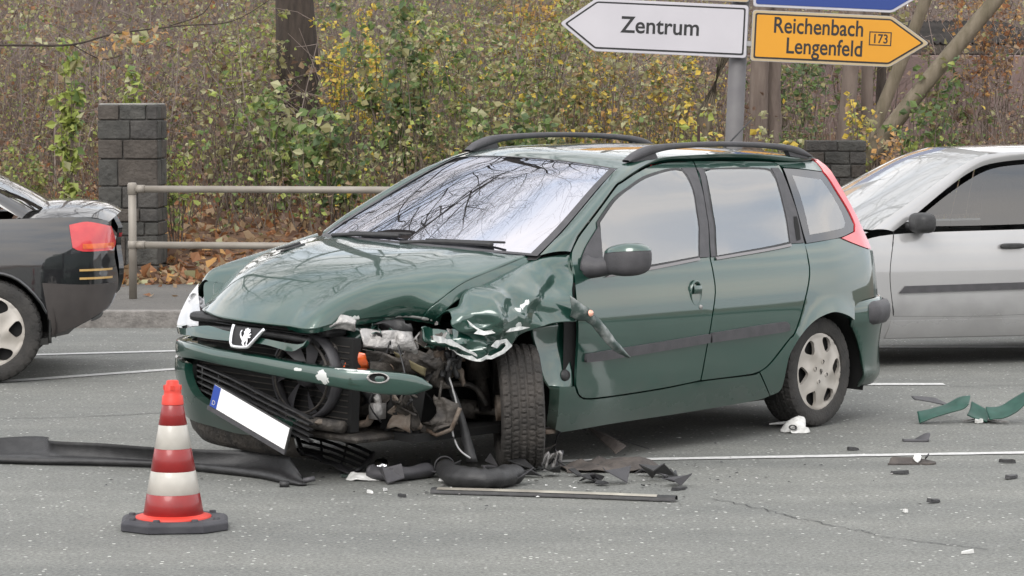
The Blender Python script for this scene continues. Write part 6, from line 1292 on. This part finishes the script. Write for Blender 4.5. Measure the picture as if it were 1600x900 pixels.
# ================================================================== TRAFFIC CONE
M_cr = mat('cone red film', (.27, .012, .012), .36, (.21, .010, .010), 8, coat=.3); M_cw = mat('cone white film', (.50, .475, .43), .38, (.40, .38, .34), 9, coat=.3); M_co = mat('cone fluorescent red', (.56, .036, .02), .5); M_cb = mat('cone rubber base', (.035, .035, .042), .75, (.055, .055, .062), 9, bump=.2)
cn = empty('traffic_cone', (-1.345, 11.36, 0), R(6), 'red and white traffic cone on black rubber base at front left', 'cone')
def rz(z): return .122 + (.040 - .122) * (z - .04) / (.50 - .04)
oc = [(.215, .085), (.215, -.10), (.12, -.185), (-.10, -.185), (-.205, -.09), (-.205, .10), (-.11, .175), (.13, .175)]
n = 8; v = [(x, y, .002) for x, y in oc] + [(x, y, .032) for x, y in oc] + [(x * .93, y * .93, .044) for x, y in oc]
f = [tuple(range(n))[::-1]] + [(a * n + k, a * n + (k + 1) % n, (a + 1) * n + (k + 1) % n, (a + 1) * n + k) for a in range(2) for k in range(n)] + [tuple(2 * n + k for k in range(n))]
bevel(mesh_obj('base', v, f, M_cb, cn, False), .004)
for (x, y) in ((.155, .115), (.17, -.08), (.085, -.145), (-.065, -.145), (-.16, -.075), (-.165, .075), (-.085, .125), (.06, .135)):
    mb = MB(); mb.lathe([(.014, .040), (.013, .052), (.0, .053)], 10, Matrix.Translation((x, y, 0))); mb.build('stud', M_cb, cn)
mb = MB(); mb.lathe([(.150, .042), (.150, .049), (.128, .054), (rz(.06), .06)], 40); mb.build('collar', M_co, cn)
for z0, z1, mm, nm in ((.055, .141, M_cr, 'red_band'), (.141, .231, M_cw, 'white_band'), (.231, .320, M_cr, 'red_band'), (.320, .413, M_cw, 'white_band'), (.413, .496, M_cr, 'red_band')):
    mb = MB(); mb.lathe([(rz(z0), z0), (rz(z0) + .001, z0 + .001), (rz(z1) + .001, z1 - .001), (rz(z1), z1)], 40); mb.build(nm, mm, cn)
mb = MB(); mb.lathe([(.044, .494), (.0405, .528), (.035, .531), (.034, .545), (.033, .570), (.026, .573), (.024, .586), (.020, .589), (.0, .589)], 32); mb.build('tip', M_co, cn)
for a in (0, 90, 180, 270):
    v, f = box_vf(-.008, .008, .026, .036, .552, .570); Mq = Matrix.Rotation(R(a), 4, 'Z'); mesh_obj('grip', [Mq @ Vector(p) for p in v], f, M_co, cn, False)

# ================================================================== WRECKAGE ON THE ROAD
def lerp_pts(pts, n):
    p = [Vector(q) for q in spl(pts, 12)]; L = [0]
    for a, b in zip(p[:-1], p[1:]): L.append(L[-1] + (b - a).length)
    out = []
    for k in range(n):
        t = L[-1] * k / (n - 1); i = 0
        while i < len(L) - 2 and L[i + 1] < t: i += 1
        out.append(p[i].lerp(p[i + 1], (t - L[i]) / max(1e-9, L[i + 1] - L[i])))
    return out
na = lerp_pts(TB['strip_near'] + [(-.905, 12.60, 0)], 50); fa = lerp_pts(TB['strip_far'][:9] + [(-.97, 12.74, .085), (-.925, 12.62, .05)], 50)
rows = []
for t, dz, dy in ((0, .004, 0), (.02, .026, -.012), (.22, .040, .0), (.42, .026, .02), (.62, .045, .03), (.85, .085, .02), (1., .104, .0), (1.04, .098, .02)):
    rows.append([Vector((a.x + (b.x - a.x) * t, a.y + (b.y - a.y) * t + dy, dz * (.35 + .65 * min(1, (49 - k) / 5)))) for k, (a, b) in enumerate(zip(na, fa))])
v, f = grid_vf(rows); o = mesh_obj('bumper_lip', v, f, M_blackp); md = o.modifiers.new('t', 'SOLIDIFY'); md.thickness = .004
tag(o, 'long curved black plastic bumper lip lying behind the cone', 'car part')
mb = MB(); p = Vector((-.93, 12.60, .0)); mb.box((-.02, .02, -.015, .015, 0, .025), Matrix.Translation(p + Vector((-.07, -.03, 0)))); mb.build('clip', M_blackp, o); mb = MB(); mb.tube([p + Vector((.01, .02, .02)), p + Vector((.06, .03, .03))], .012, 8); mb.build('clip', M_grayp, o)
e = empty('broken_grille', tuple(Vector(TB['slat_a'][2]) * .5 + Vector(TB['slat_b'][2]) * .5 - Vector((0, 0, .08))), 0, 'broken black slatted grille lying under the front bumper', 'car part')
org = e.location
for i in range(5):
    a, b = Vector(TB['slat_a'][i]) - org, Vector(TB['slat_b'][i]) - org; mb = MB(); p = [a.lerp(b, k / 8) + Vector((0, 0, .012 * math.sin(k / 8 * math.pi))) for k in range(9)]; v = []
    for q in p: v += [q + Vector((0, 0, .006)), q + Vector((.0, -.022, -.004)), q + Vector((0, -.018, -.008)), q + Vector((0, .012, 0))]
    mb.add(v, [(c * 4 + d, c * 4 + (d + 1) % 4, (c + 1) * 4 + (d + 1) % 4, (c + 1) * 4 + d) for c in range(8) for d in range(4)]); mb.build('slat', M_blackp, e, False)
for key in ('slat_a', 'slat_b'):
    mb = MB(); mb.tube([Vector(q) - org for q in TB[key][:5]], .012, 6); mb.build('end_bar', M_blackp, e)
for t in (.35, .68):
    mb = MB(); mb.tube([Vector(TB['slat_a'][i]).lerp(Vector(TB['slat_b'][i]), t) - org + Vector((0, 0, -.004)) for i in range(5)], .006, 5); mb.build('cross_rib', M_blackp, e)
def crumpled(name, label, pts3, m, seed, amp=.02, thick=.004, cat='car part', sub=5, freq=16):
    q = lambda p: Vector(p) + Vector((facet(p[1], p[2], .8 / freq, seed) - .5, facet(p[0], p[2], .8 / freq, seed + 3) - .5, facet(p[0], p[1], .8 / freq, seed + 6) - .5)) * amp * 3.6
    def r2(p):
        p = q(p); p.z = max(p.z, .004); return p
    o = patch_obj(name, pts3, m, None, sub, r2, thick); return tag(o, label, cat)
a, b = Vector(TB['slat_a'][5]), Vector(TB['slat_b'][5])
crumpled('plastic_strip', 'flat black plastic arm in front of the broken grille', [[a + Vector((0, .05, .0)), a.lerp(b, .5) + Vector((0, .05, .02)), b + Vector((0, .04, .01))], [a + Vector((0, -.01, -.01)), a.lerp(b, .5) + Vector((0, -.01, .01)), b + Vector((0, -.02, .0))]], M_grayp, 2, .006)
def hose(name, label, key, rad, m, ribs=0, half=False):
    p = [Vector(q) for q in spl(TB[key], 6)]
    for q in p: q.z = rad[0] if isinstance(rad, tuple) else rad
    mb = MB(); r_ = rad if not isinstance(rad, tuple) else rad[0]; k = len(p)
    rr_ = [r_ * (1 + (.10 * (i % 2) if ribs and i > k - ribs else 0)) for i in range(k)]
    if ribs: rr_ = [r_ * (1.0 + .09 * math.sin(i * 2.2) * (1 if i > k * .45 else .3)) * (1 - .22 * max(0, 1 - i / 5)) for i in range(k)]
    mb.tube(p, rr_, 18, cap=False); mb.v = [(x + noise.noise((x * 18, y * 18, z * 18)) * .008, y, max(.003, z * (.88 if z > r_ else 1) + noise.noise((x * 14, y * 14, 3 + z * 14)) * .010)) for x, y, z in mb.v]
    o = mb.build(name, m)
    for q_, t_ in ((p[0], p[0] - p[1]), (p[-1], p[-1] - p[-2])):
        fl_ = MB(); fl_.tube([q_ - t_.normalized() * .012, q_ + t_.normalized() * .004], r_ * 1.13 if q_ is p[-1] else r_ * .92, 18, cap=False); fo = fl_.build('flange', m, o); fm = fo.modifiers.new('t', 'SOLIDIFY'); fm.thickness = .007; fm.offset = -1; md = o.modifiers.new('t', 'SOLIDIFY'); md.thickness = .006; md.offset = -1; return tag(o, label, 'car part')
hose('air_pipe', 'short grey plastic air pipe lying left of the duct elbow', 'pipe', .036, M_grayp)
hose('duct_elbow', 'fat black rubber duct elbow in front of the turned wheel', 'duct', .052, M_blackp, 6)
TP = [Vector(q) for q in TB['pts']]
def frag(name, label, c, sz, m, seed, flat=.35, z=None):
    flat *= .35; sz *= .78
    q = random.Random(seed); n = q.randint(6, 9); v = []; rot = q.uniform(0, 6.28); el_ = q.uniform(.35, .8); tilt = q.uniform(.1, .5)
    for k in range(n):
        a = 6.2832 * k / n; r_ = sz * q.uniform(.55, 1.1); x, y = math.cos(a) * r_, math.sin(a) * r_ * el_
        x *= 1.5; y *= .8
        v.append(Vector((x * math.cos(rot) - y * math.sin(rot), x * math.sin(rot) + y * math.cos(rot), .006 + flat * sz * q.random() + max(0, x) * tilt * .5)))
    top = [Vector((p.x * .82, p.y * .82, p.z + .005)) for p in v]; vv = [Vector((p.x * .9, p.y * .9, max(.003, p.z - .012))) for p in v] + top + [Vector((0, 0, sum(p.z for p in top) / n + sz * .08))]
    f = [tuple(range(n))[::-1]] + [(k, (k + 1) % n, n + (k + 1) % n, n + k) for k in range(n)] + [(n + k, n + (k + 1) % n, 2 * n) for k in range(n)]
    vv = [p + Vector((c[0], c[1], 0)) for p in vv]; o = mesh_obj(name, vv, f, m, None, False); return tag(o, label, 'fragment')
frag('trim_fragment', 'dark green trim fragment left of the broken lamp', TP[0], .055, M_green, 1, .1)
o = crumpled('lamp_fragment', 'white broken lamp housing in front of the air pipe', [[TP[1] + Vector((-.09, .03, .02)), TP[1] + Vector((0, .05, .03)), TP[1] + Vector((.09, .03, .02))], [TP[1] + Vector((-.10, -.01, .005)), TP[1] + Vector((0, 0, .035)), TP[1] + Vector((.10, -.02, .01))], [TP[1] + Vector((-.06, -.05, .005)), TP[1] + Vector((.02, -.05, .01)), TP[1] + Vector((.09, -.05, .005))]], M_white, 3, .012)
mb = MB(); mb.lathe([(.0, .07), (.03, .068), (.036, .05), (.03, .0)], 14, Matrix.Translation(TP[2] + Vector((0, 0, .01))) @ Matrix.Rotation(R(25), 4, 'X')); mb.build('bulb_holder', M_clear, o)
frag('trim_fragment', 'green painted sliver right of the broken lamp', TP[2] + Vector((.11, .02, 0)), .05, M_green, 7, .05)
frag('lens_fragment', 'small white shard nearest the long trim strip at left', TP[3], .035, M_white, 4, .2); frag('lens_fragment', 'white shard beside the smallest shard before the lamp', TP[4] + Vector((.03, .03, 0)), .028, M_white, 5, .2)
frag('lens_fragment', 'flat white shard in front of the duct elbow', TP[5], .06, M_white, 6, .06)
frag('plastic_fragment', 'tiny black chip left of the long trim strip', TP[6], .032, M_blackp, 8, .5); frag('plastic_fragment', 'thin black chip just above the right end of the long trim strip', TP[7], .05, M_blackp, 9, .1)
# long trim strip
a, b = Vector((-.345, 12.36, 0)), Vector((.695, 12.10, 0)); d = (b - a).normalized(); nrm_ = Vector((-d.y, d.x, 0)); mb = MB(); rows = []
for k in range(41):
    t = k / 40; c = a.lerp(b, t) + nrm_ * .018 * math.sin(t * 3.0); rows.append([c + nrm_ * u + Vector((0, 0, w)) for u, w in ((-.030, .004), (-.028, .020), (-.010, .027), (.012, .026), (.028, .018), (.030, .004))])
v, f = grid_vf(rows); o = mesh_obj('trim_strip', v, f, M_blackp); tag(o, 'long straight black trim strip with bright edge on the asphalt', 'car part')
rows = [[p + Vector((0, 0, .0022)) - nrm_ * .0 for p in (r_[1] - nrm_ * .002, r_[2], r_[2].lerp(r_[3], .25))] for r_ in rows[1:38]]; v, f = grid_vf(rows); mesh_obj('bright_edge', v, f, mat('worn bright edge', (.72, .68, .58), .3, (.4, .37, .32), 5, metal=.5), o)
# by the turned wheel
p4 = [Vector(q) for q in TB['plate_lean']]
crumpled('liner_plate', 'dark flexible plate leaning against the turned front wheel', [[p4[0], p4[0].lerp(p4[1], .5) + Vector((0, .0, .015)), p4[1]], [p4[3] + Vector((.0, 0, .004)), p4[3].lerp(p4[2], .5), p4[2]]], mat('worn liner', (.085, .075, .068), .7, (.05, .045, .04), 12), 5, .006)
rr = random.Random(8)
e = empty('tangled_clips', tuple(TP[8]), 0, 'tangle of black clips and wires right of the turned wheel', 'car part')
for k in range(9):
    s = Vector((rr.uniform(-.03, .10), rr.uniform(-.05, .08), .008)); mb = MB(); mb.tube(spl([s, s + Vector((rr.uniform(-.05, .05), rr.uniform(-.04, .04), rr.uniform(.03, .10))), s + Vector((rr.uniform(-.09, .09), rr.uniform(-.05, .05), .01))], 5), rr.choice([.004, .008, .011]), 6); mb.build('clip', rr.choice([M_blackp, M_grayp, M_silver]), e)
def slab(name, label, pts, m, z0, z1, seed, cat='fragment'):
    """Flat broken plate from a ground outline, one edge raised."""
    q = random.Random(seed); n = len(pts); v = [Vector((p[0], p[1], max(.003, z0 + (z1 - z0) * k / max(1, n - 1)) + q.uniform(0, .008))) for k, p in enumerate(pts)]; up = [p + Vector((0, 0, .007)) for p in v]
    f = [tuple(range(n))[::-1], tuple(n + k for k in range(n))] + [(k, (k + 1) % n, n + (k + 1) % n, n + k) for k in range(n)]
    return tag(mesh_obj(name, v + up, f, m, None, False), label, cat)
M_lin = mat('torn liner brown', (.10, .085, .075), .8, (.055, .048, .045), 14, bump=.4)
c = TP[12]
slab('liner_fragment', 'upright brown liner flap behind the flat torn liner', [(c[0] - .05, c[1] + .10), (c[0] + .05, c[1] + .06), (c[0] + .13, c[1] - .06), (c[0] + .08, c[1] - .06)], M_lin, .12, .01, 3)
c = TP[13]
crumpled('torn_liner', 'wide flat torn brown liner sheet beside the tangled clips', [[c + Vector((-.22, .10, .01)), c + Vector((-.05, .12, .04)), c + Vector((.12, .09, .02)), c + Vector((.22, .06, .01))], [c + Vector((-.24, .0, .015)), c + Vector((-.06, .02, .03)), c + Vector((.10, .0, .05)), c + Vector((.20, -.02, .02))], [c + Vector((-.20, -.09, .005)), c + Vector((-.03, -.10, .01)), c + Vector((.12, -.11, .01)), c + Vector((.19, -.12, .005))]], M_lin, 6, .012, freq=14)
frag('plastic_fragment', 'grey plastic flake lying on the torn liner', TP[15] + Vector((0, .12, 0)), .09, M_grayp, 15, .3); frag('plastic_fragment', 'black flake at the right end of the torn liner', TP[16], .06, M_blackp, 16, .4)
mb = MB(); c = TP[17]; mb.tube(spl([c + Vector((-.06, -.15, .006)), c + Vector((-.04, -.02, .07)), c + Vector((.02, .02, .10)), c + Vector((.10, .0, .09))], 6), .004, 5); mb.tube(spl([c + Vector((.12, .0, .08)), c + Vector((.28, -.05, .04)), c + Vector((.4, -.12, .01))], 6), .0025, 4); tag(mb.build('loose_wire', M_grayp), 'thin loose wire arching over the liner flap', 'wire')
# under the rear wheel
c = TP[18]; o = crumpled('lamp_fragment', 'cracked white plastic piece in front of the rear wheel', [[c + Vector((-.06, .05, .012)), c + Vector((.0, .05, .05)), c + Vector((.07, .04, .06))], [c + Vector((-.05, .0, .01)), c + Vector((.01, .0, .03)), c + Vector((.07, .0, .05))], [c + Vector((-.02, -.06, .005)), c + Vector((.03, -.07, .008)), c + Vector((.075, -.06, .01))]], M_white, 9, .014)
mb = MB(); mb.lathe([(.012, .0), (.016, .004), (.022, .0)], 14, Matrix.Translation(c + Vector((.0, -.03, .03))) @ Matrix.Rotation(R(35), 4, 'X')); mb.build('screw_hole', M_blackp, o)
c = TP[20]; slab('lens_fragment', 'thin pale strip just left of the cracked white piece', [(c[0] - .06, c[1]), (c[0], c[1] + .03), (c[0] + .13, c[1] + .015), (c[0] + .13, c[1] - .01), (c[0] + .02, c[1] - .005)], M_white, .01, .02, 5)
# torn bumper pieces at right
RT = [Vector(q) for q in TB['rt']]
def bar(name, label, pts, w, h, m, seed=0):
    p = [Vector(q) for q in spl(pts, 7)]; rows = []
    for i, q in enumerate(p):
        t = (p[min(i + 1, len(p) - 1)] - p[max(i - 1, 0)]).normalized(); s = Vector((-t.y, t.x, 0)).normalized(); k = 1 - .35 * i / len(p)
        rows.append([q + s * w * k + Vector((0, 0, -h)), q + s * w * .9 * k + Vector((0, 0, h * .4)), q + s * w * .2 * k + Vector((0, 0, h)), q - s * w * .7 * k + Vector((0, 0, h * .8)), q - s * w * k + Vector((0, 0, -h * .2)), q - s * w * .9 * k + Vector((0, 0, -h))])
        for u in rows[-1]: u.z = max(.003, u.z + .006 * noise.noise(u * 14 + Vector((seed, 0, 0))))
    v, f = grid_vf(rows); o = mesh_obj(name, v, f, m); md = o.modifiers.new('t', 'SOLIDIFY'); md.thickness = .005; return tag(o, label, 'car part')
M_gmat = mat('broken green plastic', (.006, .050, .034), .42, (.012, .07, .05), 20)
crumpled('bumper_fragment', 'bent green bumper piece at the front of the pile at right', TB['gp1'], M_gmat, 11, .006, .006, freq=7)
crumpled('bumper_fragment', 'long torn green panel piece cut by the right edge', TB['gp2'], M_gmat, 12, .007, .006, freq=7)
crumpled('bumper_fragment', 'pale flat strip pointing left from the green pieces', TB['gp3'], M_grayp, 13, .006, .005, freq=12)
crumpled('bumper_fragment', 'dark green torn chunk between the two green pieces', TB['gp4'], M_gmat, 14, .010, .006, freq=9)
frag('lens_fragment', 'small white clip between the green bumper pieces', RT[6] + Vector((.05, -.05, 0)), .035, M_white, 23, 2.2)
slab('lens_fragment', 'silver flat sliver under the green bumper pieces', [RT[12], RT[12] + Vector((.1, .05, 0)), RT[13] + Vector((0, .06, 0)), RT[13] + Vector((.03, 0, 0)), RT[14]], M_silver, .005, .012, 8)
R2 = [Vector(q) for q in TB['rt2']]
crumpled('bracket_fragment', 'black bracket just beyond the white line at right', TB['brk'], M_grayp, 17, .006, .012, freq=14)
o = crumpled('reflector_fragment', 'brown broken reflector just before the white line at right', TB['rfl'], M_lin, 18, .008, .010, freq=14)
c = Vector(TB['rfl'][0][2]) + Vector((.02, -.03, .0)); shard(c, .03, M_white, 77, o, 'lens_shard'); shard(c + Vector((.05, 0, .01)), .025, M_blackp, 78, o, 'lens_shard')
frag('plastic_fragment', 'black chip on the far side of the white line', R2[6], .05, M_blackp, 31, .4); frag('plastic_fragment', 'black chip near the right edge, farther of two', R2[7], .05, M_blackp, 32, .6)
frag('plastic_fragment', 'black chip near the right edge, nearer of two', R2[8], .055, M_blackp, 33, .4); frag('plastic_fragment', 'small black chip on open asphalt at lower right', R2[9], .04, M_blackp, 34, .6)
frag('lens_fragment', 'tiny white shard on open asphalt at lower right', R2[10], .03, M_white, 35, .2); frag('lens_fragment', 'white splinter close to the lower right corner', R2[11], .03, M_white, 36, .2)
frag('plastic_fragment', 'thin black sliver in front of the brown reflector', R2[12], .05, M_blackp, 37, .1)
rr = random.Random(63)
for k in range(34):
    t = rr.random(); c = Vector((-.62 + 1.35 * t, 12.98 - .15 * t + rr.uniform(-.30, .30), 0)); n = rr.randint(4, 6); rot = rr.uniform(0, 6.28); sz = rr.uniform(.025, .095); v = []
    for j in range(n):
        a = rot + 6.2832 * j / n + rr.uniform(-.3, .3); r_ = sz * rr.uniform(.35, 1.15); v.append(c + Vector((math.cos(a) * r_, math.sin(a) * r_ * .8, .006 + sz * rr.random() ** 2 * .9)))
    v += [p + Vector((0, 0, .005)) for p in v]; f = [tuple(range(n))[::-1], tuple(n + j for j in range(n))] + [(j, (j + 1) % n, n + (j + 1) % n, n + j) for j in range(n)]
    tag(mesh_obj('plastic_shard', v, f, rr.choice([M_blackp, M_blackp, M_grayp]), None, False), 'jagged dark plastic shard strewn before the crushed corner', 'shard', 'plastic shards under the crushed corner')
# splinters too small to pick apart
mb = MB(); rr = random.Random(50)
for k in range(260):
    x = rr.gauss(.1, .75); y = 12.9 + rr.gauss(0, .55) - .1 * x; s = rr.uniform(.004, .014); a = rr.uniform(0, 6.28); c = Vector((x, y, .005)); u = Vector((math.cos(a), math.sin(a), 0)) * s; w = Vector((-math.sin(a), math.cos(a), 0)) * s * .5
    mb.add([c - u, c + w + Vector((0, 0, .004)), c + u, c - w], [(0, 1, 2), (0, 2, 3)], rr.choice([0, 0, 1, 1, 2]))
tagstuff(mb.build('glass_splinters', [M_white, M_blackp, M_silver], None, False), 'tiny glass and plastic splinters scattered before the estate car', 'splinters')
